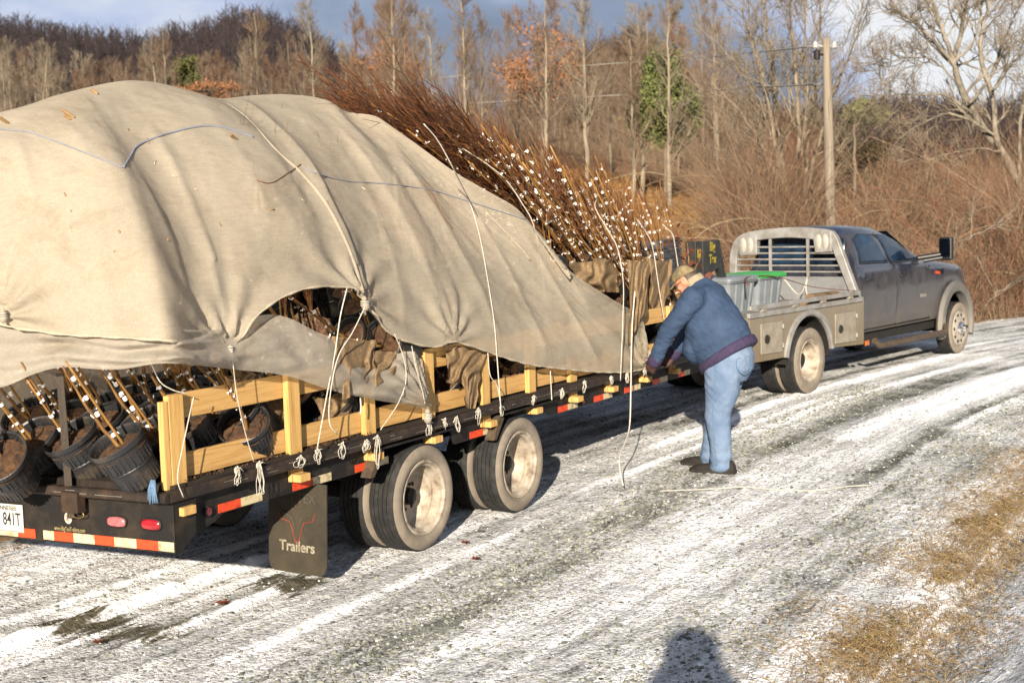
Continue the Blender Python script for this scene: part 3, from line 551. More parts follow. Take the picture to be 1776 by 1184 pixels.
# ------------------------------------------------------------------ the load: young trees in pots
POT = pmat('black_plastic_pot', (.022, .023, .026), (.10, .078, .055), 7, .45, .2, 80, spec=.5, lo=.5, hi=.78)
SOIL = pmat('bark_potting_soil', (.085, .042, .018), (.024, .013, .008), 22, .95, .9, 50, c3=(.05, .026, .013), bdist=.02)
STEMM = pmat('olive_bark_stem', (.32, .165, .052), (.13, .065, .028), 10, .6, .2, 80, stretch=(2, 2, .5))
STAKEM = pmat('bamboo_stake', (.42, .23, .06), (.25, .125, .035), 5, .5, .15, 60, stretch=(2, 2, 1), island=.3)
TIEM = pmat('white_plant_tie', (.80, .79, .78), (.66, .64, .62), 30, .6)
TWIGM = pmat('red_brown_twig', (.34, .14, .052), (.10, .048, .026), 4, .65, island=1.0, lo=.1, hi=.9, c3=(.20, .075, .033))
def sapling_proto(seed, ntie, H=2.2, ntw=44, pot=True, roots=False):
    r = random.Random(seed); g = np.random.default_rng(seed); root = thing('potted_sapling', 'x', 'young tree')
    if pot:
        b = MB(); b.lathe([(0, .01), (0, .108), (.006, .114), (.12, .128), (.125, .132), (.135, .132), (.138, .13), (.245, .141), (.248, .152), (.275, .154), (.278, .150), (.27, .142), (.20, .132), (.20, .02)], ax='z', n=40)
        for k in range(30):
            a = k*2*math.pi/30; M = Matrix.Rotation(a, 4, 'Z')
            for z0, z1, rr in ((.015, .115, .1175), (.145, .24, .1325)):
                tl = Matrix.Rotation(math.atan(.10), 4, 'Y'); b.box((rr, -.0055, z0), (rr+.007+.0*z1, .0055, z1), 0, M) if k % 5 else b.box((rr, -.016, z0), (rr+.006, .016, z1), 0, M)
        b.build('pot', POT, root, smooth=30)
        n = 14; V = [(0, 0, .245)]; F = []
        rad = [.05, .1, .143]
        for q in rad:
            for j in range(24): a = j*6.2832/24; V.append((q*math.cos(a), q*math.sin(a), .235+g.uniform(-.014, .02)*(q < .14)-.02*(q > .14)))
        F = [(0, 1+j, 1+(j+1) % 24) for j in range(24)]+[(1+24*k+j, 1+24*k+24+j, 1+24*k+24+(j+1) % 24, 1+24*k+(j+1) % 24) for k in range(2) for j in range(24)]
        b = MB(); b.add(V, F); b.build('soil', SOIL, root, smooth=180)
    bx, by = g.uniform(-.012, .012, 2); top = H*r.uniform(.9, 1.05); z = np.linspace(.2, top, 12)
    wob = lambda s: np.cumsum(g.normal(0, .006, 12)) if s else 0
    St = np.stack([bx+wob(1), by+wob(1), z], 1); b = MB(); b.tube(St, np.linspace(.012, .0048, 12), 6); b.build('stem', STEMM, root, smooth=180)
    d = g.normal(0, .02, 2); Hs = H*r.uniform(.78, 1.03); b = MB(); zz = np.linspace(.15, Hs, 6); b.tube(np.stack([bx+.02+d[0]*(zz-.2), by+.008+d[1]*(zz-.2), zz], 1), np.linspace(.0078, .006, 6), 6); b.build('stake', STAKEM, root, smooth=180)
    for k in range(ntie):
        q = .34+(Hs-.42)*(k+r.uniform(-.3, .3))/max(ntie-1, 1); q = max(.3, q); cx = np.interp(q, z, St[:, 0])*.5+.5*(bx+.02+d[0]*(q-.2)); cy = np.interp(q, z, St[:, 1])*.5+.5*(by+.008+d[1]*(q-.2))
        b = MB(); h = r.uniform(.006, .010); b.lathe([(-h, .0112), (-h, .0127), (h, .0127), (h, .0112)], (cx, cy, q), 'z', 10, closed=True); a = r.uniform(0, 6.28)
        b.tube([(cx+.02*math.cos(a), cy+.02*math.sin(a), q), (cx+.025*math.cos(a+.4), cy+.025*math.sin(a+.4), q+r.uniform(-.008, .008)), (cx+.029*math.cos(a+.5), cy+.029*math.sin(a+.5), q+r.uniform(-.012, .015))], .004, 4); b.build('tie', TIEM, root, smooth=40)
    if ntw:
        i = g.uniform(.38 if ntw > 20 else .25, 1. if ntw > 20 else .85, ntw); st = np.stack([np.interp(.2+i*(top-.2), z, St[:, c]) for c in range(3)], 1); az = g.uniform(0, 6.28, ntw); sp = g.uniform(.08, .32, ntw); ln = g.uniform(.2, .55, ntw)*(1.15 if ntw > 20 else .75)
        t = np.linspace(0, 1, 6)[None, :, None]; dr = np.stack([np.cos(az)*sp, np.sin(az)*sp, np.ones(ntw)], 1); P = st[:, None]+dr[:, None]*ln[:, None, None]*t*np.array([1, 1, 1])-np.stack([np.cos(az)*sp, np.sin(az)*sp, 0*az], 1)[:, None]*ln[:, None, None]*(t**2)*.35
        P[:, 1:] += np.cumsum(g.normal(0, .009, (ntw, 5, 3)), 1); sel = np.repeat(np.arange(ntw), 2); k0 = g.integers(2, 5, len(sel)); s2 = P[sel, k0]; az2 = g.uniform(0, 6.28, len(sel)); l2 = g.uniform(.1, .3, len(sel))
        P2 = s2[:, None]+(np.stack([np.cos(az2)*.35, np.sin(az2)*.35, np.ones(len(sel))], 1)*l2[:, None])[:, None]*np.linspace(0, 1, 4)[None, :, None]
        V, F = joinVF([tubes_np(P, .0042*(1-.72*np.linspace(0, 1, 6))[None], 3), tubes_np(P2, .0024*(1-.6*np.linspace(0, 1, 4))[None], 3)]); np_obj('crown', V, F, TWIGM, root)
    return root
protos = {}
def put_sapling(kind, base, axis, label, group, L=None, spin=0.):
    if kind not in protos: protos[kind] = [sapling_proto(*kind), 0]
    P, n = protos[kind]; o = P if n == 0 else copy_tree(P); protos[kind][1] += 1
    a = Vector(axis).normalized(); q = a.to_track_quat('Z', 'Y').to_matrix().to_4x4(); s = 1. if L is None else max(.8, min(1.3, L/kind[2]))
    o.matrix_world = TR.M @ Matrix.Translation(Vector(base)) @ q @ Matrix.Rotation(spin, 4, 'Z') @ Matrix.Diagonal((s, s, s, 1)); o['label'] = label; o['group'] = group; return o
rl = random.Random(21)
# at the open tail
TAILG = 'potted trees at the open tail of the trailer'
def tail(px, py, ax, lab, k=0, sp=None): p = TR.flat(px, py, .868); put_sapling((40+k, 4, .78, 0), p, ax, lab, TAILG, spin=rl.uniform(0, 6) if sp is None else sp)
tail(247, 834, (-.50, .13, .86), 'big tilted slotted black pot in full sun, nearest the corner post, with a staked tree', 0)
tail(165, 820, (-.52, .09, .85), 'staked tree in slotted pot just right of the dark stake post', 1)
tail(100, 814, (-.63, -.03, .78), 'staked tree in tipped pot just left of the dark stake post', 2)
tail(34, 836, (-.69, -.3, .65), 'staked tree at the left edge whose soil faces the viewer', 1)
tail(304, 812, (-.57, .07, .82), 'staked tree half hidden behind the corner post, with orange brown soil', 0)
for (s, y, ax, lab, k) in ((-1.5, .34, (-.5, .1, .85), 'second row potted tree behind the big tilted pot', 2), (-1.52, .66, (-.55, .06, .83), 'second row tree behind the pot right of the stake post', 0), (-1.55, 1.0, (-.5, .0, .84), 'second row tree behind the stake post', 1), (-1.5, 1.34, (-.6, -.1, .8), 'second row tree behind the tipped pot', 2), (-1.5, 1.7, (-.6, -.1, .8), 'second row tree at the far left', 0),
        (-1.15, .5, (-.45, .1, .88), 'third row tree behind the corner of the side rack', 1), (-1.15, .95, (-.5, .1, .86), 'third row tree deep in shade under the cloth', 2), (-1.15, 1.4, (-.5, .1, .86), 'third row tree in shade at the left', 0), (-1.25, .2, (-.6, -.2, .78), 'tipped pot just inside the first boards of the side rack', 1), (-1.2, 1.85, (-.5, .1, .86), 'third row tree at the far left edge', 2)):
    put_sapling((40+k, 4, .78, 0), (s, y, .868), ax, lab, TAILG, spin=rl.uniform(0, 6))
for k in range(14): put_sapling((43+k % 2, 3, .9, 0), (-.85+(k//4)*.42+rl.uniform(-.05, .05), .5+(k % 4)*.48+rl.uniform(-.06, .06), .868), (-.45+rl.uniform(-.1, .1), rl.uniform(-.15, .15), .87), 'shaded potted tree packed in the dark middle of the load under the cloth', 'potted trees packed under the middle of the cloth', spin=rl.uniform(0, 6))
for k in range(18): put_sapling((49+k % 2, 3, 1.5, 44), (-.95+(k//3)*.40+rl.uniform(-.08, .08), .95+(k % 3)*.48+rl.uniform(-.08, .08), .868), (-.18+rl.uniform(-.1, .1), rl.uniform(-.1, .1), .95), 'taller shaded tree crowded in the dark core of the load under the cloth', 'trees crowded in the core of the load', spin=rl.uniform(0, 6))
SIDEG = 'potted trees lying inside the side rack'
def lying(b, t, tt, lab, k=0, tie=8, L=1.4):
    p = TR.side(*b, tt); q = TR.side(*t, tt-.05); put_sapling((60+k, tie, 1.5, 0), p, q-p, lab, SIDEG, L=L, spin=rl.uniform(0, 6))
lying((462, 752), (395, 690), -.22, 'pot lying inside the rack below burlap, between the first two posts', 0)
lying((706, 603), (428, 562), -.14, 'tree lying level in the opening of the cloth, its stake closely wrapped with ties', 0, 8, 1.6)
lying((640, 612), (492, 508), -.32, 'tree behind the level one in the cloth opening, slanting up to the left', 1, 8, 1.4)
lying((650, 560), (560, 450), -.6, 'dark pot deep inside the opening of the cloth', 1)
lying((610, 745), (540, 640), -.25, 'pot inside the rack right of the second post', 1)
lying((800, 690), (690, 560), -.3, 'pot inside the rack right of the fourth post', 0)
lying((905, 668), (800, 560), -.25, 'pot inside the rack between the fifth and sixth posts', 1)
lying((1168, 596), (1130, 470), -.35, 'pot with pale bark mulch in the gap beside the arms of the man', 0)
# the slanting bundle at the front
ga = random.Random(9); BG = 'staked trees in the slanting bundle at the front of the load'
KA = [0, .3, .6, .8, 1.]; BX = [(1190, 556), (1140, 556), (1062, 500), (1000, 452), (930, 395)]; TX = [(1122, 352), (1012, 276), (866, 210), (716, 198), (560, 150)]; TT = [-.25, -.3, -.5, -.8, -1.05]
for i in range(170):
    a = ga.random()**.8 if i > 24 else i/24; f = lambda Lx, j: np.interp(a, KA, [q[j] for q in Lx])
    t0 = np.interp(a, KA, TT); tt = t0-ga.random()**1.2*(1.75+t0); dep = (t0-tt)
    lowr = ga.random(); b = (f(BX, 0)+ga.gauss(0, 14), f(BX, 1)+ga.uniform(-6, 60)*(1-.5*a)); sh = ga.uniform(-.04, .34) if i > 30 else ga.uniform(-.05, .06)
    t = (f(TX, 0)+ga.gauss(0, 26)+sh*(b[0]-f(TX, 0)), f(TX, 1)+ga.gauss(0, 17)+sh*(b[1]-f(TX, 1))+6)
    p = TR.side(*b, tt); q = TR.side(*t, tt-ga.uniform(-.12, .12)); 
    if p[2] < .88: p[2] = .88
    d = q-p; L = np.linalg.norm(d)
    where = ('front end by the man', 'front third', 'middle', 'rear third, half under the cloth', 'rear end, under the cloth edge')[min(4, int(a*5))]
    put_sapling((80+i % 3, 10, 2.2, 46) if a > .72 else (90+i % 6, 12, 2.2, 13), p, d, f'slender staked tree, {where} of slanting bundle', BG, L=L/(.97 if a > .72 else .99), spin=ga.uniform(0, 6))
gp = random.Random(5)
for k in range(64):
    lay = k//30; put_sapling((46+k % 2, 3, .9, 0), (.7+(k % 30//5)*.52+gp.uniform(-.1, .1), (.5 if lay == 0 else .85)+(k % 5)*(.42 if lay == 0 else .33)+gp.uniform(-.08, .08), .868+(.34*(k % 2)*(k > 4) if lay == 0 else .66 if lay == 1 else 1.1)), (-.5+gp.uniform(-.2, .2), gp.uniform(-.3, .2), .8), 'dark pot piled in the shade under the slanting bundle', 'pots piled under the slanting bundle', spin=gp.uniform(0, 6))
# spilled soil on the deck
def _soil():
    r = np.random.default_rng(8); N = 7000; s = r.uniform(-2.08, -.4, N); y = r.uniform(.02, 2.2, N); w = .868+.02*(fbm(s*4, y*4)-.3); sz = r.uniform(.003, .011, N)
    base = np.array([(1, 0, -.4), (-.5, .8, -.4), (-.5, -.8, -.4), (0, 0, .8)]); a = r.uniform(0, 6.28, N); c, n = np.cos(a), np.sin(a); J = np.repeat(base[None], N, 0)*r.uniform(.5, 1.4, (N, 1, 3))
    V = np.stack([s[:, None]+(J[..., 0]*c[:, None]-J[..., 1]*n[:, None])*sz[:, None], y[:, None]+(J[..., 0]*n[:, None]+J[..., 1]*c[:, None])*sz[:, None], w[:, None]+J[..., 2]*sz[:, None]], -1).reshape(-1, 3)
    V = V@np.array([TR.S, TR.Y, [0, 0, 1]])+TR.o; F = (np.array([(0, 1, 3), (1, 2, 3), (2, 0, 3)])[None]+np.arange(N)[:, None, None]*4).reshape(-1, 3)
    tag(np_obj('spilled_soil', V, F, SOIL, smooth=False), kind='stuff')
_soil()
# ------------------------------------------------------------------ shade cloth over the load
def weave(name, cols, alpha, trans):
    m = bpy.data.materials.new(name); m.use_nodes = True; n = m.node_tree; l = n.links.new; P = n.nodes['Principled BSDF']; P.inputs['Roughness'].default_value = .95; P.inputs['Specular IOR Level'].default_value = .08
    t = mk_node(n, 'ShaderNodeTexCoord')
    def nz_(sc, st=(1, 1, 1), det=6, ro=.6, dist=0.):
        a = mk_node(n, 'ShaderNodeMapping'); a.inputs['Scale'].default_value = st; l(t.outputs['Object'], a.inputs[0]); z = mk_node(n, 'ShaderNodeTexNoise', Scale=sc, Detail=det, Roughness=ro, Distortion=dist); l(a.outputs[0], z.inputs[0]); return z.outputs[0]
    def rp_(f, lo, hi, c0, c1):
        r = mk_node(n, 'ShaderNodeValToRGB'); e = r.color_ramp.elements; e[0].position = lo; e[1].position = hi; e[0].color = (*c0, 1); e[1].color = (*c1, 1); l(f, r.inputs[0]); return r.outputs[0]
    def mx_(f, a, b, bt='MIX'):
        x = mk_node(n, 'ShaderNodeMix', data_type='RGBA', blend_type=bt)
        for i, q in ((0, f), (6, a), (7, b)):
            if isinstance(q, float): x.inputs[i].default_value = q
            elif isinstance(q, tuple): x.inputs[i].default_value = (*q, 1)
            else: l(q, x.inputs[i])
        return x.outputs[2]
    c = rp_(nz_(1.1, (1, 1, 1), 5), .35, .65, cols[0], cols[1])
    c = mx_(rp_(nz_(2.6, (1, 1, 1.4), 8, .72, .6), .50, .72, (0, 0, 0), (1, 1, 1)), c, cols[2])                    # soiled blotches
    c = mx_(rp_(nz_(5, (1, 1, 1), 8, .75), .60, .70, (0, 0, 0), (.55, .55, .55)), c, cols[3])                       # chalky rubs
    c = mx_(.75, c, rp_(nz_(240, (1, 1, 1), 2, .8), .25, .75, (.70, .70, .70), (1.24, 1.24, 1.24)), 'MULTIPLY')      # threads
    c = mx_(.45, c, rp_(nz_(34, (.25, 1, 2.2), 4, .7), .3, .7, (.80, .80, .80), (1.15, 1.15, 1.15)), 'MULTIPLY')
    l(c, P.inputs['Base Color']); bp = mk_node(n, 'ShaderNodeBump', Strength=.35, Distance=.006); l(nz_(150, (1, 1, 1), 3, .75), bp.inputs['Height'])
    b2 = mk_node(n, 'ShaderNodeBump', Strength=.22, Distance=.03); l(nz_(9, (.6, 1, 1.5), 6, .62, .8), b2.inputs['Height']); l(bp.outputs[0], b2.inputs['Normal']); l(b2.outputs[0], P.inputs['Normal'])
    o = n.nodes['Material Output']; d = mk_node(n, 'ShaderNodeBsdfTranslucent'); l(c, d.inputs[0]); k = mk_node(n, 'ShaderNodeMixShader'); k.inputs[0].default_value = trans; l(P.outputs[0], k.inputs[1]); l(d.outputs[0], k.inputs[2])
    d = mk_node(n, 'ShaderNodeBsdfTransparent'); k2 = mk_node(n, 'ShaderNodeMixShader'); l(rp_(nz_(300, (1, 1, 1), 2, .8), .3, .7, (alpha-.10,)*3, (alpha+.08,)*3), k2.inputs[0]); l(d.outputs[0], k2.inputs[1]); l(k.outputs[0], k2.inputs[2]); l(k2.outputs[0], o.inputs[0]); return m
CLOTH = weave('cream_shade_cloth', ((.53, .465, .365), (.47, .415, .33), (.40, .34, .255), (.60, .53, .43)), .78, .38)
CLOTH2 = weave('grey_shade_cloth', ((.50, .455, .385), (.44, .40, .335), (.36, .31, .24), (.54, .50, .43)), .72, .36)
HEM = pmat('frayed_hem', (.58, .50, .38), (.44, .38, .28), 30, .9, .4, 200)
CX = 322
def wrap(px, py, off=.04):                       # onto the tail plane left of the corner, else the flank plane
    P = T4(px, py, .14+off) if px < CX-26 else TR.side(px, py, off)
    return np.asarray(P)
_pair = [(-330, 520, -420, 330, -1.2), (-120, 540, -260, 262, -1.2), (-30, 556, -130, 232, -1.2), (50, 572, -60, 212, -1.2), (110, 580, -10, 197, -1.2), (200, 585, 45, 184, -1.2), (290, 591, 110, 164, -1.2), (350, 597, 150, 153, -1.2), (400, 604, 192, 143, -1.2), (418, 585, 205, 141, -1.2), (440, 553, 225, 139, -1.2), (480, 521, 262, 141, -1.2), (530, 501, 302, 150, -1.2), (595, 497, 352, 166, -1.2), (625, 510, 380, 172, -1.2), (636, 532, 402, 170, -1.2), (665, 565, 440, 165, -1.2), (700, 590, 490, 163, -1.15), (750, 602, 535, 166, -1.1), (790, 592, 572, 174, -1.0), (830, 603, 600, 194, -.95), (870, 618, 652, 200, -.8), (920, 632, 706, 238, -.65), (980, 640, 790, 300, -.42), (1040, 645, 900, 362, -.16), (1085, 645, 985, 470, .0), (1115, 640, 1088, 535, .03), (1130, 632, 1126, 550, .03)]
NU, NW = 330, 120
B3 = cr([wrap(a, c) for a, c, *_ in _pair], NU)
_kd = np.r_[0, np.cumsum([np.linalg.norm(wrap(*_pair[i+1][:2])-wrap(*_pair[i][:2])) for i in range(len(_pair)-1)])]; _q = np.linspace(0, _kd[-1], NU)
T3L = np.array([TR.side(a, c, t) for _, _, a, c, t in _pair]); TX3 = np.stack([np.interp(_q, _kd, T3L[:, k]) for k in range(3)], 1)
for k in range(3): TX3[:, k] = np.convolve(np.pad(TX3[:, k], 3, 'edge'), np.ones(7)/7, 'valid')
PXU = np.interp(_q, _kd, [a for a, *_ in _pair]); TPX = np.interp(_q, _kd, [p[2] for p in _pair])
w = np.linspace(0, 1, NW)[None, :, None]; ph = w*math.pi/2; bl = np.interp(TPX, [-400, 560, 700, 1126], [.62, .55, .35, .15])[:, None, None]
Bq, Tq = B3[:, None], TX3[:, None]; fl = w; fy = bl*(1-np.cos(ph))+(1-bl)*fl; fz = bl*np.sin(ph)+(1-bl)*fl
Pn = np.concatenate([Bq[..., :1]+(Tq-Bq)[..., :1]*(.5*fl+.5*fy), Bq[..., 1:2]+(Tq-Bq)[..., 1:2]*fy, Bq[..., 2:]+(Tq-Bq)[..., 2:]*fz], -1)
du = np.gradient(Pn, axis=0); dw = np.gradient(Pn, axis=1); Nn = np.cross(dw, du); Nn /= np.linalg.norm(Nn, axis=2, keepdims=True); Nn *= np.sign((Nn*np.array([-.5, -1, .4])).sum(-1, keepdims=True))
UU, WW = np.meshgrid(PXU/1000., np.linspace(0, 1, NW), indexing='ij')
Uc = UU+.12*WW
dsp = .13*(fbm(Uc*4.5+3, WW*1.6, 2)-.52)+.020*(fbm(Uc*12, WW*3.5+4, 2)-.5)+.012*(fbm(Uc*26+WW*11, WW*6-Uc*6, 3)-.5)+.007*(fbm(Uc*70-WW*9, WW*9, 2)-.5)
cre = lambda x0, s0, a0, wd, lo=0., hi=1.: a0*np.exp(-np.abs((UU-x0-s0*(WW))/wd)**1.3)*smooth01((WW-lo)/.12+.2)*smooth01((hi-WW)/.25)
dsp += .5*(cre(.40, .0, .07, .018, -.1, .8)+cre(.34, -.02, .03, .010, 0, .6)+cre(.22, .03, .03, .02, .1, .9)+cre(.633, .0, .075, .010, -.1, 1.1)-cre(.605, -.01, .05, .02, 0, .9)+cre(.08, .05, .04, .022, .1, .9)+cre(.50, .02, .02, .016, .2, .95)+cre(.78, -.03, .03, .010, 0, .9)+cre(.71, .03, .03, .010, 0, .8)+cre(.87, -.02, .028, .009, 0, .85)+cre(.95, .02, .026, .008, 0, .85)+cre(1.04, -.02, .026, .006, 0, .9)-cre(.82, .01, .02, .012, 0, .8)-cre(.70, .05, .04, .03, .2, .9))
edge = smooth01(WW/.10)*smooth01((1.02-WW)/.14); P1 = Pn+Nn*(dsp*edge)[..., None]
for gx, gy, am, ln, k in ((400, 604, .034, .30, 13), (634, 524, .034, .32, 13), (4, 552, .035, .3, 12), (1116, 640, .03, .3, 12), (790, 592, .03, .25, 12)):
    g = wrap(gx, gy); dd = P1-g; r_ = np.linalg.norm(dd, axis=2); an = np.arctan2(dd[..., 2], np.hypot(dd[..., 0], dd[..., 1])*np.sign(dd[..., 0]-dd[..., 1]*.5+1e-6)); P1 += Nn*(am*np.sin(an*k+r_*3)*np.exp(-r_/ln)*smooth01(r_/.10))[..., None]
# far half, over the ridge and down
far = TPX < 610; ncf = int(far.sum()); R2 = 26; tt = np.linspace(0, 1, R2)[None, 1:, None]; T2 = P1[:ncf, -1][:, None]; Fq = T2.copy(); Fq[..., 1] = 2.42; Fq[..., 2] = .87
P2 = np.concatenate([T2[..., :1]+0*tt, T2[..., 1:2]+(Fq-T2)[..., 1:2]*np.sin(tt*math.pi/2), T2[..., 2:]+(Fq-T2)[..., 2:]*(1-np.cos(tt*math.pi/2))], -1); P2[..., 2] += .12*(fbm(UU[:ncf, :1]*9, tt[..., 0]*3)-.5)*np.sin(tt[..., 0]*math.pi)
V = np.concatenate([P1.reshape(-1, 3), P2.reshape(-1, 3)]); F = grid_faces(NU, NW)
i = np.arange(ncf-1)[:, None]; j = np.arange(R2-2)[None]; o0 = NU*NW; F2 = np.stack([o0+i*(R2-1)+j, o0+i*(R2-1)+j+1, o0+(i+1)*(R2-1)+j+1, o0+(i+1)*(R2-1)+j], -1).reshape(-1, 4); i = np.arange(ncf-1); F3 = np.stack([i*NW+NW-1, o0+i*(R2-1), o0+(i+1)*(R2-1), (i+1)*NW+NW-1], -1)
F = np.concatenate([F, F2, F3]); cover = tag(np_obj('shade_cloth', V, F, CLOTH), 'large cream woven shade cloth draped over the whole load', 'cloth cover'); cover.matrix_world = TR.M
Vw = (V@np.array([TR.S, TR.Y, [0, 0, 1]])+TR.o); bvh = BVHTree.FromPolygons([Vector(v) for v in Vw.tolist()], F.tolist())
b = MB(); b.tube(P1[::2, 0], [.007+.004*math.sin(k*1.7) for k in range(len(P1[::2, 0]))], 5); b.build('hem', HEM, cover, smooth=180)
# second, lower sheet with its tied corner
lo = [(-330, 700), (-120, 694), (0, 672), (60, 648), (110, 637), (200, 641), (290, 630), (400, 640), (495, 651), (560, 672), (600, 683), (660, 695), (715, 703), (741, 712)]
up = [(-330, 500), (-120, 520), (0, 535), (60, 545), (110, 555), (200, 565), (290, 570), (390, 570), (470, 545), (535, 570), (590, 598), (640, 634), (716, 611), (745, 700)]
LB = cr([wrap(*q, .055) for q in lo], 150); LT = cr([wrap(*q, -.03 if q[0] < 480 else .01) for q in up], 150); w = np.linspace(0, 1, 36)[None, :, None]; P = LB[:, None]*(1-w)+LT[:, None]*w
UL, WL = np.meshgrid(np.linspace(0, 1, 150), np.linspace(0, 1, 36), indexing='ij'); kn = wrap(742, 708, .05); rk = np.linalg.norm(P-kn, axis=2); ank = np.arctan2(P[..., 2]-kn[2], -(P[..., 0]-kn[0]))
dl = .10*(fbm(UL*14, WL*2, 3)-.5)+.03*(fbm(UL*30+WL*6, WL*5, 3)-.5)*(UL < .6)+.035*np.sin(ank*26)*np.exp(-rk/.5)*smooth01(rk/.15)+.05*np.sin(WL*3.1)*(UL > .5)+.02*np.sin(WL*16+UL*9)*(UL < .55)
off = np.where(UL[..., None] < .5, np.array([-.7, -.7, 0]), np.array([0, -1, 0])); P = P+off*(dl*smooth01(rk/.12)*smooth01(WL/.08+.3))[..., None]
sheet = tag(np_obj('shade_cloth', P.reshape(-1, 3), grid_faces(150, 36), CLOTH2), 'lower grey beige shade cloth hanging below the large cover, its corner tied to the rail', 'cloth cover'); sheet.matrix_world = TR.M
Vl = P.reshape(-1, 3)@np.array([TR.S, TR.Y, [0, 0, 1]])+TR.o; bvl = BVHTree.FromPolygons([Vector(v) for v in Vl.tolist()], grid_faces(150, 36).tolist())
def knot(px, py, parent, rad, off=.06, mat=CLOTH2, tl=None):
    c = wrap(px, py, off); b = MB(); r = random.Random(px)
    for k, (dz, q) in enumerate(((.9, .55), (-.5, .8))):
        prof = [(-rad*q, .002), (-rad*q*.8, rad*q*.6), (0, rad*q), (rad*q*.8, rad*q*.6), (rad*q, .002)]; b.lathe(prof, (c[0]+r.uniform(-.2, .2)*rad, c[1], c[2]+dz*rad), 'z', 12)
    b.build('tied_knot', mat, parent, smooth=180)
    b = MB()
    for k in range(3):
        a = k*2.1; b.tube([c+np.array([rad*.75*math.cos(t), rad*.75*math.sin(t), .1*rad+.012*(k-1)]) for t in np.linspace(0, 6.2832, 14)[:-1]], .0035, 5, closed=True)
    b.build('twine_wrap', TWINE, parent, smooth=180)
knot(742, 722, sheet, .036, .07); knot(633, 527, cover, .034, .06, CLOTH); knot(400, 606, cover, .018, .06, CLOTH); knot(5, 548, cover, .028, .09, CLOTH)
# seam, blue drawstring, bits poking through: laid on the cloth itself
def on_cloth(px, py, up_=.008, tree=None):
    d = Vector(ray(px, py)).normalized()
    for t in ([tree] if tree else [bvh]):
        h = t.ray_cast(Vector(CAM), d)
        if h[0] is not None: return np.array(h[0]-d*up_)
    return None
def cloth_line(name, pts, rad, mat, parent, n=60, up_=.006, flat=None):
    Q = [on_cloth(x, y, up_) for x, y in cr(pts, n)]; Q = [TR.loc(q) for q in Q if q is not None]
    if len(Q) < 3: return
    Q = np.array(Q); Q[1:-1] = (Q[:-2]+2*Q[1:-1]+Q[2:])/4; b = MB(); b.tube(Q, rad, 6, flat=flat); return b.build(name, mat, parent, smooth=180)
BLUE = pmat('faded_blue_cord', (.27, .29, .36), (.22, .235, .28), 30, .8)
cloth_line('drawstring', [(-20, 222), (20, 226), (60, 232), (140, 262), (214, 291)], .004, BLUE, cover); cloth_line('drawstring', [(214, 291), (226, 272), (240, 252), (290, 232), (350, 219), (392, 222), (440, 238)], .0065, BLUE, cover); cloth_line('drawstring', [(524, 290), (545, 300), (600, 314), (660, 318), (740, 328), (800, 345), (860, 364), (925, 384)], .004, BLUE, cover)
cloth_line('seam', [(386, 174), (430, 206), (480, 262), (520, 298), (560, 345), (590, 398), (612, 450), (630, 508)], [.003+.009*min(1, k/25) for k in range(60)], CLOTH, cover, 60, .001)
cloth_line('tear', [(842, 368), (870, 395), (905, 432), (920, 452)], .005, HEM, cover, 16)
for k, (x0, y0, x1, y1) in enumerate(((110, 192, 130, 205), (82, 157, 92, 162), (158, 155, 170, 164), (0, 204, 14, 214), (112, 200, 122, 208), (400, 234, 411, 242))):
    a, c = on_cloth(x0, y0, .05), on_cloth(x1, y1, .0)
    if a is None or c is None: continue
    b = MB(); b.tube([TR.loc(c), TR.loc(a)], .009, 6); b.build('stake_tip', pmat('orange_stake_tip', (.36, .22, .10), (.26, .15, .06), 20, .6), cover)
cloth_line('loose_twig', [(732, 315), (755, 345), (765, 370), (785, 396)], .003, TWIGM, cover, 14)
cloth_line('loose_twig', [(446, 313), (470, 318), (500, 300), (522, 285)], .003, TWIGM, cover, 14)
rl2 = random.Random(14)
for k in range(16):
    x, y = rl2.uniform(60, 640), rl2.uniform(220, 470); a = rl2.uniform(0, 6.28); l = rl2.uniform(3, 9); cloth_line('litter_fleck', [(x, y), (x+l*math.cos(a)*.5, y+l*math.sin(a)*.5), (x+l*math.cos(a), y+l*math.sin(a))], rl2.uniform(.003, .006), DRYG if k % 3 else HEM, cover, 4, .003)
# ------------------------------------------------------------------ twine: tied over the bundle, hanging, looped on the rail
def rope(label, pts, rad=.0042, t=.075, loose=(), group='white twine lines over the load', name='twine_line', plane_t=None):
    Q = []
    for k, (x, y) in enumerate(cr(pts, max(14, len(pts)*7))):
        q = on_cloth(x, y, .016)
        if q is None and plane_t is None: q = on_cloth(x, y, .016, bvl)
        if q is None or plane_t is not None: q = TR.wld(TR.side(x, y, (t if plane_t is None else np.interp(k/max(1, len(pts)*7-1), np.linspace(0, 1, len(plane_t)), plane_t))))
        Q.append(q)
    b = MB(); b.tube(Q, rad, 6); return tag(b.build(name, TWINE, smooth=180), label, 'twine', group)
rope('white twine line crossing the bundle, second from the left', [(803, 258), (845, 285), (878, 313), (905, 352), (926, 392), (940, 470), (949, 559), (953, 620), (957, 693)], plane_t=(-.75, .09))
rope('white twine line from the upper bundle down over the cloth, leftmost of the long ones', [(735, 215), (760, 245), (790, 300), (815, 352), (832, 410), (845, 480), (857, 559), (862, 620), (869, 714)])
rope('long twine hanging straight down in front of the dark opening between bundle and cloth end', [(1036, 344), (1032, 360), (1052, 395), (1071, 431), (1081, 490), (1080, 559), (1078, 610), (1076, 660)], plane_t=(-.3, -.02, .13, .14, .12))
rope('twine line just left of the cap of the man', [(1103, 378), (1120, 402), (1132, 430), (1143, 501), (1155, 575), (1158, 600)], plane_t=(-.4, -.02, .08, .08))
rope('short twine by the black trays at the front', [(1149, 389), (1166, 406), (1171, 430), (1176, 462)], plane_t=(-.5, -.3))
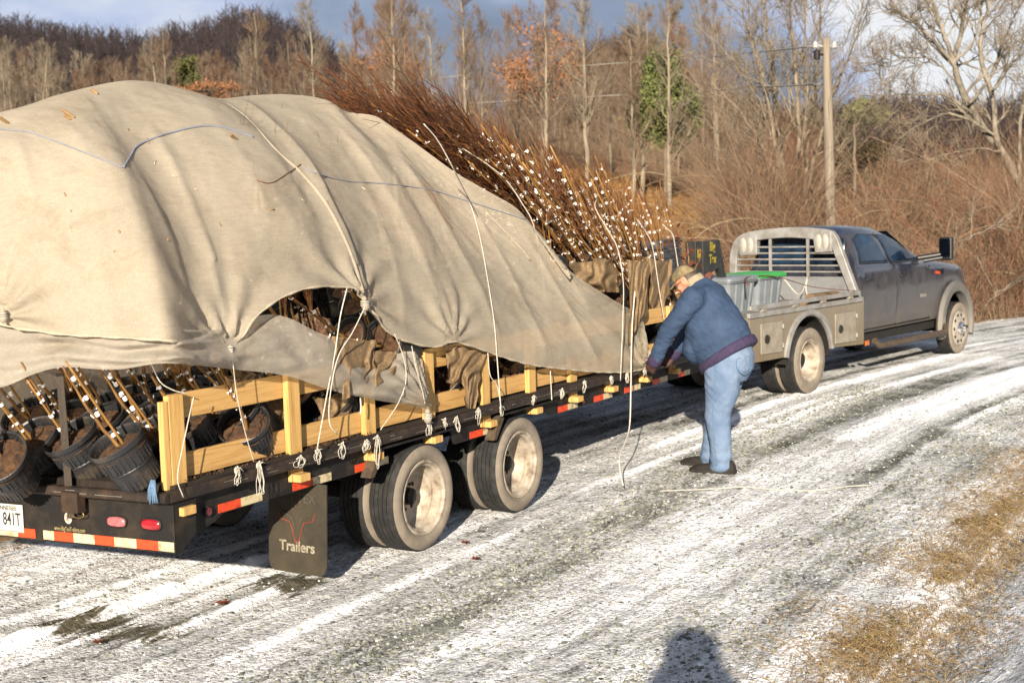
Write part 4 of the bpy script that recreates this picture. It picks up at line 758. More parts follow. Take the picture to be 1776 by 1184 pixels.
hang = [(1101, 505), (1099, 530), (1097, 554), (1096, 580), (1095, 608), (1094, 680), (1092, 737), (1085, 765), (1075, 788), (1075, 815), (1081, 842)]
rope('white rope hanging from the cloth end right down to the snow', hang, .0065, plane_t=(.12, .14, .16, .42), group=None, name='rope')
Q = [on_z(x, y, .012) for x, y in cr([(1145, 851), (1200, 849), (1260, 846), (1290, 844), (1350, 849), (1420, 850), (1470, 843), (1510, 841)], 40)]; b = MB(); b.tube(Q, .0045, 6); tag(b.build('twine', TWINE, smooth=180), 'loose white twine lying across the gravel in front of the man', 'twine')
OPG = 'twine strands tied across the cloth opening'
rope('twine strand from the arch top of the cloth opening down to the rail', [(602, 499), (590, 550), (580, 618), (566, 690), (550, 778)], .004, .13, group=OPG, plane_t=(.09, .09), name='twine_strand')
rope('twine strand from the knot of the cloth opening, slack to the rail', [(634, 530), (612, 575), (586, 620), (572, 690), (572, 735), (585, 752)], .0035, group=OPG, plane_t=(.11, .10), name='twine_strand')
rope('thin twine from the gathered cloth point down over the first boards', [(402, 608), (410, 680), (424, 745), (440, 800)], .0025, group=OPG, plane_t=(.07, .06), name='twine_strand')
rope('curved twine hanging before the cloth corner left of the fourth post', [(684, 578), (700, 620), (704, 660), (690, 700), (660, 745)], .0032, group=OPG, plane_t=(.10, .08), name='twine_strand')
rope('stretched twine running to the tied cloth corner', [(714, 600), (722, 640), (732, 675), (737, 700)], .003, group=OPG, plane_t=(.09, .10), name='twine_strand')
rope('thin twine beside the fifth post', [(846, 612), (850, 650), (862, 668), (868, 700)], .0035, group=OPG, plane_t=(.07, .06), name='twine_strand')
rope('twine over the first post down to the rail corner', [(336, 688), (332, 705), (318, 770), (308, 828), (318, 862)], .003, group=OPG, plane_t=(.04, .05), name='twine_strand')
rope('pale twine arcing over the shaded pots behind the first post', [(262, 630), (278, 662), (300, 676), (322, 682)], .003, group=OPG, plane_t=(-.1, .0), name='twine_strand')
rope('twine hanging on the third post', [(625, 690), (626, 705), (625, 718)], .005, group=OPG, plane_t=(.05, .05), name='twine_strand')
LG = 'twine loops and knots tied to the side rail'
def loop(px, py, ln, wd, lab, seed, double=True):
    r = random.Random(seed); c = TR.side(px, py, .032); b = MB(); L = ln/330.; Wd = wd/330./2
    for k in range(3 if double else 2):
        ph = r.uniform(-1.2, 1.2); lk = L*r.uniform(.55, 1.05); wk = Wd*r.uniform(.35, .95); w2 = r.uniform(-.5, .5)
        b.tube([(c[0]+wk*math.sin(t)*(1+.35*math.sin(2*t+ph))+w2*.025*(1-math.cos(t))+.003*math.sin(5*t+ph), c[1]-.006-.005*k-.006*math.sin(t+ph), c[2]-lk/2*(1-math.cos(t))+.004*math.sin(3*t+ph)) for t in np.linspace(0, 6.2832, 20)[:-1]], .0021, 5, closed=True)
    for k in range(3):
        a = r.uniform(-.6, .6); b.tube([(c[0]-.012+.010*k+a*.012*math.sin(t), c[1]-.006-.004*math.cos(t), c[2]+.015*math.sin(t)+.004*k) for t in np.linspace(0, 6.2832, 10)[:-1]], .0028, 5, closed=True)
    for k in range(2): x = r.uniform(-1, 1); b.tube([(c[0], c[1]-.008, c[2]), (c[0]+x*.015, c[1]-.014, c[2]+.010), (c[0]+x*.03, c[1]-.015, c[2]-.02), (c[0]+x*.035, c[1]-.012, c[2]-r.uniform(.03, .06))], .002, 5)
    x = r.choice((-1, 1)); b.tube([(c[0], c[1]-.008, c[2]), (c[0]+x*.02, c[1]-.012, c[2]+.012), (c[0]+x*.045, c[1]-.012, c[2]+r.uniform(-.02, .02))], .0035, 5)
    tag(b.build('twine_loop', TWINE, smooth=180), lab, 'twine loop', LG).matrix_world = TR.M
for i, (x, y, l, wd, lab, dbl) in enumerate(((409, 815, 26, 10, 'short twine knot on the rail left of the long double loop', True), (447, 806, 58, 12, 'long double twine loop on the rail between first and second posts', True), (520, 795, 22, 34, 'slack twine loop at the foot of the second post', False), (549, 783, 24, 14, 'knot with loose ends right of the second post', True), (592, 772, 30, 18, 'round twine loop hanging midway between second and third posts', True), (633, 768, 18, 16, 'knot on the rail just left of the third post', True), (652, 760, 66, 12, 'longest twine loop, at the third post above the rear wheel', True), (742, 736, 26, 10, 'twine ends below the tied cloth corner', True), (770, 730, 14, 8, 'small twine end right of the fourth post', False), (790, 727, 32, 12, 'narrow twine loop between fourth and fifth posts', True), (828, 712, 30, 16, 'twine loop just left of the fifth post, over the wheel gap', True), (868, 708, 20, 6, 'twine end right of the fifth post', False), (924, 690, 16, 6, 'twine end on the sixth post', False), (973, 678, 22, 8, 'twine loop under the cloth hem right of the sixth post', True), (1012, 664, 24, 14, 'twine bow on the rail left of the hanging rope', True), (1058, 656, 18, 6, 'twine end by the ninth block', False), (1086, 650, 24, 12, 'tangled twine knot beside the hanging rope', True), (1116, 642, 18, 8, 'twine knot nearest the gloved hand', True))):
    loop(x, y, l, wd, lab, i+5, dbl)
c = TR.side(268, 838, .03); b = MB(); c = T4(266, 842, .09)
for k in range(7): b.tube([c+np.array([0, .004*(k-3), .03]), c+np.array([-.012, .008*(k-3), -.02]), c+np.array([-.01, .011*(k-3)+.004*math.sin(k*2), -.085-.012*math.sin(k*3)])], .0042, 5)
b.lathe([(-.014, .004), (-.01, .016), (.012, .016), (.018, .004)], c, 'z', 10)
tag(b.build('cord_tassel', pmat('light_blue_cord', (.16, .27, .42), (.10, .18, .30), 30, .8), smooth=180), 'frayed light blue cord tied at the rear corner of the deck', 'cord').matrix_world = TR.M
# ------------------------------------------------------------------ burlap
BURL = pmat('burlap', (.34, .235, .135), (.21, .14, .078), 55, .95, .9, 170, spec=.05, c3=(.27, .185, .105), bdist=.006, detail=8)
def burlap(quad_, t, lab, seed, amp=.05, name='burlap_sack', n=30):
    q = np.array(quad_, float); V = []; g = np.random.default_rng(seed); ox = g.uniform(0, 50)
    tq = t if isinstance(t, (list, tuple)) else (t,)*4
    for i in range(n):
        for j in range(n):
            a, c = i/(n-1), j/(n-1); wgt = ((1-a)*(1-c), a*(1-c), a*c, (1-a)*c); e = min(a, 1-a, c, 1-c)*6; e = min(1, e)
            ed = (vn(ox+a*5, c*5)-.5)*11*(1-e); px = sum(k*p[0] for k, p in zip(wgt, q))+ed; py = sum(k*p[1] for k, p in zip(wgt, q))+ed*.6
            ta = sum(k*p for k, p in zip(wgt, tq)); f = float(fbm(ox+a*2.2, c*2.2+ox, 2)-.5); cr_ = abs(float(vn(ox+a*5+c*3, c*2-a*2))-.5)*2
            V.append(TR.side(px, py, ta+amp*(f*.9+.32*math.sin(6.28*(a*2.2+1.6*f+.3*c)+seed)*(.35+.65*c)+.10*math.sin(6.28*(a*4.7+c*1.2+2*f)))+.03*math.sin(math.pi*a)*math.sin(math.pi*c)))
    return tag(np_obj(name, V, grid_faces(n, n), BURL), lab, 'burlap', 'burlap wraps among the trees')
for o in (burlap([(384, 662), (420, 636), (455, 655), (398, 692)], -.20, 'light burlap bulging above the top board, between first and second posts', 1),
          burlap([(430, 703), (504, 694), (512, 738), (446, 764)], -.19, 'rounded burlap wrap hanging between the two boards left of the second post', 2, .07),
          burlap([(570, 584), (652, 590), (652, 640), (594, 694)], (.02, .0, .05, .08), 'large brown burlap flap spilling out of the cloth opening', 3, .06, n=44),
          burlap([(632, 606), (716, 610), (700, 640), (640, 672)], (.0, -.02, .04, .06), 'crumpled burlap arm at the right side of the cloth opening', 13, .06, n=36),
          burlap([(545, 690), (618, 680), (604, 752), (562, 752)], (-.17, -.17, -.13, -.13), 'burlap wrapped root ball between second and third posts', 4, .08),
          burlap([(768, 596), (850, 600), (818, 668), (776, 664)], (-.02, -.02, .0, -.02), 'pleated burlap hanging between fourth and fifth posts', 5, .08, n=40),
          burlap([(800, 640), (832, 640), (822, 712), (808, 705)], (.0, .0, .01, .01), 'pointed burlap tail hanging over the lower board', 6, .03),
          burlap([(1090, 452), (1128, 450), (1122, 540), (1092, 600)], (.02, .0, .03, .06), 'long burlap drape hanging at the right end of the cloth', 7, .05, n=36),
          burlap([(1120, 448), (1168, 452), (1156, 545), (1112, 540)], (-.15, -.2, -.1, -.1), 'burlap root wrap right beside the cap of the man', 8, .10),
          burlap([(985, 455), (1060, 448), (1075, 505), (1020, 512)], -.32, 'shaded burlap wrap low in the bundle above the cloth edge', 9, .10)): o.matrix_world = TR.M
# stacked trays and red leaved shrub at the front
tr_ = thing('plastic_tray', 'x', 'tray'); CRT = pmat('blue_black_plastic', (.045, .05, .06), (.075, .078, .085), 9, .4, .15, 60, spec=.5)
b = MB(); b.prism([(0, 0), (.50, 0), (.50, .75), (0, .75)], 0, .012, lambda u, v, h: (u, v, h))
for x0, y0, x1, y1 in ((0, 0, .5, .02), (0, .73, .5, .75), (0, .02, .02, .73), (.48, .02, .5, .73)): b.box((x0, y0, .012), (x1, y1, .085))
b.build('tray_body', CRT, tr_, bevel=.005)
b = MB(); b.box((-.012, -.012, .075), (.512, -.002, .095)); b.box((-.012, .752, .075), (.512, .762, .095)); b.build('rim', CRT, tr_)
for k in range(5):
    o = tr_ if k == 0 else copy_tree(tr_); o.matrix_world = TR.M @ Matrix.Translation((5.28+.012*(k % 2), .58, 1.42+.098*k)) @ Matrix.Rotation(.02*k, 4, 'Z'); o['label'] = ('lowest', 'second from bottom', 'middle', 'second from top', 'topmost')[k]+' blue black plastic tray in the stack at the trailer front'; o['group'] = 'stacked plastic trays'
RLV = pmat('dried_red_leaf', (.15, .04, .02), (.07, .025, .015), 8, .8, island=.8, lo=.2, hi=.8)
g = np.random.default_rng(6); N = 80; c0 = TR.side(1193, 448, -.3); ctr = TR.wld(c0); pos = ctr+g.normal(0, 1, (N, 3))*np.array([.07, .07, .09])+np.outer(g.uniform(-1, 1, N), np.array([.10, -.06, -.16])); a, bb = g.normal(0, 1, (N, 3)), g.normal(0, 1, (N, 3)); a /= np.linalg.norm(a, axis=1, keepdims=True); bb = np.cross(a, bb); bb /= np.linalg.norm(bb, axis=1, keepdims=True); s = g.uniform(.02, .045, N)[:, None]
V = np.stack([pos-a*s, pos+bb*s*.5, pos+a*s, pos-bb*s*.5], 1).reshape(-1, 3); rd = thing('potted_shrub', 'shrub with dried red leaves standing behind the cap of the man', 'shrub'); np_obj('foliage', V, np.arange(N*4).reshape(N, 4), RLV, rd, smooth=False)
b = MB(); b.tube([ctr+np.array([0, 0, -.6]), ctr+np.array([.02, 0, -.2]), ctr+np.array([0, .02, .15])], [.012, .01, .004], 6); b.tube([ctr+np.array([.02, 0, -.2]), ctr+np.array([.12, -.03, .0])], .005, 5); b.build('stem', STEMM, rd)
# ------------------------------------------------------------------ people (local: x forward, y left, z up)
def union(meshes, voxel, name, mats, parent, smooth_it=0, wr=None):
    """one continuous surface from closed overlapping shells"""
    b = MB()
    for m in meshes:
        for V, F in zip([np.concatenate(m.v)], [m.f]): b.add(V, F)
    o = b.build(name, mats if isinstance(mats, (list, tuple)) else [mats], None)
    r = o.modifiers.new('r', 'REMESH'); r.mode = 'VOXEL'; r.voxel_size = voxel
    if smooth_it: k = o.modifiers.new('s', 'SMOOTH'); k.iterations = smooth_it; k.factor = .5
    bpy.context.view_layer.update(); me = bpy.data.meshes.new_from_object(o.evaluated_get(bpy.context.evaluated_depsgraph_get())); me.name = name
    bpy.data.objects.remove(o)
    if wr is not None:
        n = len(me.vertices); co = np.empty(n*3, np.float32); no = np.empty(n*3, np.float32); me.vertices.foreach_get('co', co); me.vertex_normals.foreach_get('vector', no)
        co = co.reshape(-1, 3); no = no.reshape(-1, 3); co = co+no*wr(co.astype(float))[:, None]; me.vertices.foreach_set('co', co.astype(np.float32).ravel())
    me.polygons.foreach_set('use_smooth', [True]*len(me.polygons)); me.update()
    o = bpy.data.objects.new(name, me); COL.objects.link(o)
    if parent: o.parent = parent
    return o
def chain(pts, n=20):                            # pts: (x,y,z, ra(front-back), rb(side)) along a limb, resampled, closed ends rounded
    P = cr([p[:3] for p in pts], 16); k = np.linspace(0, 1, len(pts)); t = np.linspace(0, 1, 16); ra = np.interp(t, k, [p[3] for p in pts]); rb = np.interp(t, k, [p[4] if len(p) > 4 else p[3] for p in pts])
    T = np.gradient(P, axis=0); T /= np.linalg.norm(T, axis=1, keepdims=True); b = MB(); rings = []
    for i in range(16):
        ay = np.array([0, 1., 0])-T[i]*T[i][1]; ay /= np.linalg.norm(ay); ax = np.cross(ay, T[i]); rings.append(b.ring(P[i], ax*ra[i], ay*rb[i], n))
    cap = lambda i, s: [b.ring(P[i]+T[i]*s*ra[i]*q[0], (np.array(rings[i][0])-P[i])*q[1], (np.array(rings[i][n//4])-P[i])*q[1], n) for q in ((.35, .92), (.6, .72), (.75, .4))]
    b.loft(cap(0, -1)[::-1]+rings+cap(15, 1)); return b
def rings(L, n=24):                              # L: centre(x,y,z), a-axis vec, b-axis vec
    b = MB(); b.loft([b.ring(c, a, d, n) for c, a, d in L]); return b
def ell(c, r, tilt=0.):
    b = MB(); M = Matrix.Rotation(tilt, 3, 'Y'); Rr = []
    for i in range(1, 12):
        t = math.pi*i/12; Rr.append([np.array(c)+np.array(M @ Vector((r[0]*math.sin(t)*math.cos(p), r[1]*math.sin(t)*math.sin(p), r[2]*math.cos(t)))) for p in np.linspace(0, 6.2832, 19)[:-1]])
    b.loft(Rr[::-1]); return b
SKIN = pmat('ruddy_skin', (.50, .215, .135), (.42, .165, .105), 30, .5, .15, 200, spec=.35)
JACK = pmat('navy_blue_jacket', (.052, .086, .16), (.034, .058, .11), 5, .75, .3, 26, stretch=(1, 1, 1), spec=.12, bdist=.02)
HEMP = pmat('purple_rib_knit', (.055, .038, .095), (.035, .026, .065), 30, .85, .4, 120)
JEAN = pmat('light_blue_denim', (.195, .265, .385), (.115, .175, .285), 5, .85, .35, 30, spec=.15, bdist=.015)
GLOV = pmat('brown_leather_glove', (.085, .038, .028), (.05, .022, .018), 18, .6, .3, 80)
SHOE = pmat('black_worn_shoe', (.012, .011, .010), (.028, .024, .02), 12, .8, .2, 80); SOLE = pmat('dirty_sole', (.035, .03, .025), (.02, .018, .016), 12, .9)
CAPM = pmat('tan_camouflage_cap', (.30, .235, .13), (.15, .125, .065), 14, .9, .3, 120, c3=(.24, .18, .095), lo=.4, hi=.62); HAIR = pmat('grey_brown_hair', (.075, .05, .035), (.14, .11, .09), 40, .7, .4, 150)
COLL = pmat('stone_collar_lining', (.40, .33, .23), (.3, .25, .17), 20, .9, .3, 80)
man = thing('person', 'heavy man in navy jacket, jeans and tan cap bending over the trailer rail', 'person', MN.M)
V3 = lambda *a: np.array(a, float)
hd = math.radians(38)                            # head nods forward
HC = V3(.262, 0, 1.605); Mh = Matrix.Rotation(hd, 3, 'Y')
hp = lambda x, y, z: tuple(np.array(Mh @ Vector((x, y, z)))+HC)
def head_shell():
    B = [ell(HC, (.098, .076, .118), hd), ell(hp(.030, 0, -.055), (.068, .060, .070), hd), ell(hp(.048, 0, -.098), (.040, .042, .030), hd)]
    B.append(chain([(*hp(.088, 0, .005), .012), (*hp(.104, 0, -.022), .016), (*hp(.108, 0, -.036), .018), (*hp(.090, 0, -.046), .010)], 10))          # nose
    B.append(ell(hp(.090, .0, .012+.012), (.014, .055, .012), hd))                                                                                   # brow
    B += [ell(hp(.086, 0, -.066), (.014, .028, .007), hd), ell(hp(.083, 0, -.080), (.014, .026, .008), hd)]                                           # lips
    for s in (-1, 1):
        B += [ell(hp(.060, s*.045, -.028), (.028, .022, .024), hd)]
        e = MB(); e.tube([hp(-.012+.020*math.cos(t), s*(.078+.006*math.sin(t)), -.012+.034*math.sin(t)) for t in np.linspace(0, 6.2832, 13)[:-1]], .0085, 8, closed=True); B.append(e); B.append(ell(hp(-.010, s*.076, -.016), (.016, .007, .026), hd))
    B.append(chain([(.13, 0, 1.47, .075, .075), (.175, 0, 1.535, .066, .066), (.215, 0, 1.57, .06, .06)]))
    return B
BODY = head_shell()+[rings([(V3(-.10, 0, .84), V3(.15, 0, -.03), V3(0, .15, 0)), (V3(-.10, 0, .96), V3(.19, 0, -.08), V3(0, .20, 0)), (V3(-.02, 0, 1.12), V3(.19, 0, -.10), V3(0, .21, 0)), (V3(.05, 0, 1.30), V3(.17, 0, -.09), V3(0, .21, 0)), (V3(.11, 0, 1.47), V3(.11, 0, -.07), V3(0, .18, 0)), (V3(.14, 0, 1.52), V3(.07, 0, -.04), V3(0, .09, 0))])]
ARML = [(.09, .235, 1.475), (.31, .27, 1.20), (.475, .20, .930)]; ARMR = [(.09, -.235, 1.475), (.33, -.30, 1.20), (.50, -.23, .945)]
LEGL = [(-.10, .115, .86), (-.055, .115, .50), (-.075, .11, .10)]; LEGR = [(-.06, -.115, .86), (.045, -.12, .50), (.115, -.125, .10)]
def limb(P, r): return chain([(*p, q) for p, q in zip(P, r)])
for A in (ARML, ARMR): BODY += [limb(A, (.06, .045, .03))]
for G in (LEGL, LEGR): BODY += [limb(G, (.085, .06, .04))]
union(BODY, .008, 'body', SKIN, man, 2)
# jacket
tor = [(V3(-.105, 0, .985), V3(.215, 0, -.135), V3(0, .225, 0)), (V3(-.085, 0, 1.02), V3(.225, 0, -.13), V3(0, .235, 0)), (V3(-.03, 0, 1.10), V3(.25, 0, -.13), V3(0, .245, 0)), (V3(.03, 0, 1.235), V3(.222, 0, -.118), V3(0, .245, 0)), (V3(.078, 0, 1.385), V3(.168, 0, -.108), V3(0, .24, 0)), (V3(.105, 0, 1.49), V3(.135, 0, -.085), V3(0, .225, 0)), (V3(.14, 0, 1.555), V3(.095, 0, -.055), V3(0, .13, 0)), (V3(.165, 0, 1.585), V3(.08, 0, -.05), V3(0, .085, 0))]
def wrinkle(sc, am, st=(1, 1, 1)):
    def f(c):
        a = c[:, 0]*st[0]*sc; b = c[:, 1]*st[1]*sc; z = c[:, 2]*st[2]*sc
        return am*(fbm(a+z*1.3+3, b*1.2+z*.5, 3)-.5)*1.6+am*.5*(np.abs(fbm(a*2.2-z*2+b, z*1.4+b*2+7, 2)-.5)*-3+.4)
    return f
slv = lambda A: chain([(*A[0], .105, .10), ((A[0][0]*.5+A[1][0]*.5)+.0, (A[0][1]+A[1][1])/2, (A[0][2]+A[1][2])/2, .092, .088), (*A[1], .082, .078), ((A[1][0]+A[2][0])/2, (A[1][1]+A[2][1])/2, (A[1][2]+A[2][2])/2, .070, .066), (A[2][0]*.93+A[1][0]*.07, A[2][1]*.93+A[1][1]*.07, A[2][2]*.93+A[1][2]*.07, .055, .052)])
union([rings(tor), slv(ARML), slv(ARMR), ell((.10, .20, 1.46), (.115, .09, .105)), ell((.10, -.20, 1.46), (.115, .09, .105)), ell((.16, 0, 1.04), (.12, .2, .15))], .011, 'jacket', JACK, man, 4, wrinkle(8, .012, (1, .7, 1.6)))
def band(name, L, mat, n=40, parent=man, rib=.004):
    b = MB(); b.loft([[np.array(p)+ (np.array(p)-c)/max(1e-6, np.linalg.norm(np.array(p)-c))*rib*(k % 2) for k, p in enumerate(b.ring(c, a, d, n))] for c, a, d in L], cap=True); return b.build(name, mat, parent, smooth=60)
ax = V3(.225, 0, -.145); nrm = V3(-.28, 0, -.43)/.51
band('waistband', [(V3(-.105, 0, .985)+nrm*o, ax*k, V3(0, .235*k, 0)) for o, k in ((-.04, .99), (-.028, 1.035), (.028, 1.03), (.04, .97))], HEMP, 90)
for A in (ARML, ARMR):
    d = V3(*A[2])-V3(*A[1]); d /= np.linalg.norm(d); s = np.cross(d, V3(0, 1, 0)); s /= np.linalg.norm(s); q = np.cross(s, d); c = V3(*A[2])
    band('cuff', [(c+d*o, s*r_, q*r_) for o, r_ in ((-.055, .055), (-.03, .060), (.01, .055), (.03, .045))], HEMP, 40)
b = MB(); b.loft([b.ring(V3(.165+.012*k, 0, 1.565+.021*k), V3(.082-.004*k, 0, -.05+.002*k), V3(0, .088-.004*k, 0), 26) for k in range(4)], cap=False); o = b.build('collar', COLL, man, smooth=180); m_ = o.modifiers.new('s', 'SOLIDIFY'); m_.thickness = .012
# jeans
pel = [(V3(-.075, 0, 1.02), V3(.20, 0, -.10), V3(0, .21, 0)), (V3(-.10, 0, .95), V3(.225, 0, -.05), V3(0, .225, 0)), (V3(-.105, 0, .87), V3(.215, 0, .0), V3(0, .225, 0)), (V3(-.09, 0, .79), V3(.17, 0, .02), V3(0, .19, 0))]
leg = lambda P, k: chain([(P[0][0], P[0][1], P[0][2]-.02, .155, .125), ((P[0][0]+P[1][0])/2-.012, P[0][1], .68, .145, .118), (P[1][0], P[1][1], .50, .112, .098), ((P[1][0]+P[2][0])/2-.008, P[1][1], .30, .102, .092), (P[2][0], P[2][1], .10, .090, .084), (P[2][0]+.005, P[2][1], .07, .092, .087)])
def jw(c): f = wrinkle(7, .009)(c); low = smooth01((.28-c[:, 2])/.2); return f+low*.006*np.sin(c[:, 2]*70+c[:, 1]*9+4*fbm(c[:, 0]*6, c[:, 1]*6, 2))
jeans = union([rings(pel), leg(LEGL, 0), leg(LEGR, 1)], .010, 'jeans', JEAN, man, 4, jw)
def patch_line(name, pts, rad, mat, par): b = MB(); b.tube(pts, rad, 5); return b.build(name, mat, par, smooth=180)
SEAM = pmat('denim_seam', (.13, .23, .38), (.1, .18, .3), 40, .9)
patch_line('back_pocket', cr([(-.315, .06, .985), (-.325, .065, .88), (-.30, .115, .84), (-.265, .175, .88), (-.255, .175, .97), (-.315, .06, .985)], 30), .0035, SEAM, jeans)
patch_line('side_seam', cr([(-.09, .236, .93), (-.085, .245, .80), (-.07, .236, .66), (-.05, .221, .50), (-.06, .214, .30), (-.07, .206, .08)], 30), .0035, SEAM, jeans)
# shoes
for s, (fx_, fy_, yaw) in ((1, (-.075, .115, .10)), (-1, (.115, -.125, -.02))) if False else ((1, (-.075, .115, .10)), (-1, (.125, -.125, -.05))):
    Ms = Matrix.Translation((fx_-.01, fy_, 0)) @ Matrix.Rotation(yaw, 4, 'Z') @ Matrix.Scale(1.13, 4); out = []
    for x, zt, hw in ((-.10, .075, .032), (-.085, .10, .042), (-.03, .115, .046), (.04, .098, .048), (.10, .075, .054), (.17, .062, .054), (.215, .05, .042), (.24, .036, .022)):
        out.append([tuple(Ms @ Vector((x, hw*math.cos(t)*(1 if math.sin(t) < .3 else .82), .026+max(0, (zt-.026))*max(0, math.sin(t)) if math.sin(t) > 0 else .022))) for t in np.linspace(0, 6.2832, 21)[:-1]])
    b = MB(); b.loft(out); sh = b.build('shoe', SHOE, man, smooth=60)
    pl = [(-.108, .02), (-.10, .045), (-.03, .05), (.05, .05), (.12, .060), (.18, .058), (.225, .045), (.25, .018), (.25, -.018), (.225, -.045), (.18, -.056), (.12, -.056), (.05, -.046), (-.03, -.046), (-.10, -.043), (-.108, -.02)]
    b = MB(); b.prism(pl, .004, .030, lambda u, v, h: tuple(Ms @ Vector((u, v, h)))); b.build('sole', SOLE, sh, bevel=.006)
# gloves: palm and five separate fingers each
def glove(A, s):
    W_ = V3(*A[2]); d = V3(*A[2])-V3(*A[1]); d /= np.linalg.norm(d); fwd = V3(.75, -s*.1, -.65); fwd /= np.linalg.norm(fwd); fwd = .35*fwd+.75*d; fwd /= np.linalg.norm(fwd)
    side_ = np.cross(fwd, V3(0, -s, 0)); side_ -= fwd*(side_@fwd); side_ /= np.linalg.norm(side_)          # towards the index finger
    side_ *= np.sign(side_[0]*1.0+1e-6); pn = np.cross(fwd, side_); pn *= -np.sign(pn[1]*s+1e-9)            # palm normal, inwards
    P = lambda a, b_, c: W_+fwd*a+side_*b_+pn*c
    M = [rings([(P(-.03, 0, 0), side_*.032, pn*.028), (P(.0, 0, 0), side_*.034, pn*.026), (P(.045, .0, 0), side_*.046, pn*.022), (P(.085, 0, .004), side_*.047, pn*.019), (P(.105, 0, .006), side_*.040, pn*.014)], 16)]
    for b_, L_, cu in ((.034, .080, .8), (.012, .092, .95), (-.011, .086, 1.05), (-.033, .068, 1.15)):
        pt = [P(.092, b_, .005)]; a = .15
        for q in (.42, .33, .25): a += cu*q*1.5; pt.append(pt[-1]+(fwd*math.cos(a)+pn*math.sin(a))*L_*q)
        M.append(chain([(*p, r_) for p, r_ in zip(pt, (.0115, .0108, .0098, .008))], 10))
    pt = [P(.025, .036, .008), P(.055, .060, .018), P(.082, .060, .034), P(.100, .048, .045)]; M.append(chain([(*p, r_) for p, r_ in zip(pt, (.016, .0135, .0115, .009))], 10))
    return union(M, .0036, 'glove', GLOV, man, 2)
glove(ARML, 1); glove(ARMR, -1)
# cap, hair, glasses, beard
b = MB(); out = []
for i in range(10):
    t = i/9*math.pi/2; r_ = math.cos(t)**.8 if i < 9 else .02
    out.append([hp(-.004+(.108)*r_*math.cos(p), .088*r_*math.sin(p), .030+.098*math.sin(t)+.012*(1-math.sin(t))*math.cos(p)) for p in np.linspace(0, 6.2832, 29)[:-1]])
b.loft(out, cap=False); cap_ = b.build('cap', CAPM, man, smooth=180); m_ = cap_.modifiers.new('s', 'SOLIDIFY'); m_.thickness = .006
b = MB(); V = []
for u in np.linspace(0, 1, 8):
    for v in np.linspace(-1, 1, 13): yy = v*.078; V.append(hp(.085*math.sqrt(max(0, 1-(v*.80)**2))+.004+u*.088*(1-.35*v*v), yy*(1-.05*u), .046-.014*u-.020*v*v*(1-.2*u)-.006*u*u))
b.add(V, grid_faces(8, 13)); o = b.build('brim', CAPM, cap_, smooth=180); m_ = o.modifiers.new('s', 'SOLIDIFY'); m_.thickness = .006
b = MB(); b.lathe([(0, .010), (.006, .009), (.008, .001)], hp(-.004, 0, .126), 'z', 10); b.build('button', CAPM, cap_, smooth=60)
union([ell(hp(-.034, 0, -.005), (.074, .079, .075), hd), ell(hp(-.060, 0, -.055), (.040, .062, .05), hd)], .006, 'hair', HAIR, man, 1, lambda c: .004*(fbm(c[:, 1]*60, c[:, 2]*30+c[:, 0]*20, 2)-.5))
union([ell(hp(.092, 0, -.056), (.016, .036, .008), hd), ell(hp(.078, 0, -.106), (.022, .030, .020), hd)], .004, 'moustache', pmat('grey_beard', (.12, .085, .065), (.07, .05, .04), 60, .8, .4, 200), man, 1)
b = MB()
for s in (-1, 1):
    b.tube([hp(.100-.010*abs(math.cos(t))*.5, s*(.036+.026*math.cos(t)), -.004+.019*math.sin(t)) for t in np.linspace(0, 6.2832, 19)[:-1]], .0022, 6, closed=True); b.tube([hp(.094, s*.062, .002), hp(.04, s*.080, .004), hp(-.01, s*.084, .0)], .0022, 6)
b.tube([hp(.101, -.01, .002), hp(.104, 0, .006), hp(.101, .01, .002)], .002, 6); gl = b.build('glasses', pmat('dark_wire_frame', (.02, .02, .02), None, 9, .35, metal=.5), man, smooth=180)
for s in (-1, 1):
    b = MB(); b.add([hp(.0965-.004*abs(math.cos(t)), s*(.036+.025*math.cos(t)), -.004+.018*math.sin(t)) for t in np.linspace(0, 6.2832, 19)[:-1]], [tuple(range(18))]); b.build('lens', pmat('clear_lens', (.5, .5, .5), None, 9, .05, alpha=.18, spec=.8), gl)
    b = MB(); b2 = ell(hp(.078, s*.034, -.004), (.012, .013, .012), hd); b2.build('eye', pmat('eye_white', (.6, .56, .52), (.05, .04, .035), 60, .25), man, smooth=180)
# the one who takes the photograph stands at the roadside; only the shadow is in the picture
PH = Frame((-.02, -.20), 7.5); ph = thing('person', 'photographer standing on the roadside bank whose shadow falls on the snow', 'person', PH.M @ Matrix.Translation((0, 0, .52)) @ Matrix.Diagonal((1.1, 1.3, 1, 1)))
pb = [ell((0, 0, 1.62), (.105, .085, .125)), chain([(-.02, 0, 1.38, .15), (-.01, 0, 1.50, .12), (-.01, 0, 1.60, .115)]), ell((-.01, 0, 1.66), (.12, .115, .12)), rings([(V3(-.02, 0, .82), V3(.14, 0, 0), V3(0, .18, 0)), (V3(-.02, 0, 1.05), V3(.15, 0, 0), V3(0, .20, 0)), (V3(-.02, 0, 1.28), V3(.14, 0, 0), V3(0, .22, 0)), (V3(-.02, 0, 1.40), V3(.10, 0, 0), V3(0, .17, 0)), (V3(-.02, 0, 1.45), V3(.06, 0, 0), V3(0, .07, 0))])]
for s in (-1, 1): pb += [limb([(-.02, s*.10, .88), (0, s*.11, .47), (-.02, s*.11, .08)], (.10, .07, .05)), chain([(-.04, s*.11, .04, .045), (.14, s*.13, .03, .032)]), limb([(-.02, s*.20, 1.36), (.06, s*.27, 1.15), (.10, s*.16, 1.40)], (.065, .05, .035)), chain([(.10, s*.15, 1.42, .035), (.115, s*.12, 1.50, .03), (.11, s*.105, 1.54, .018)])]
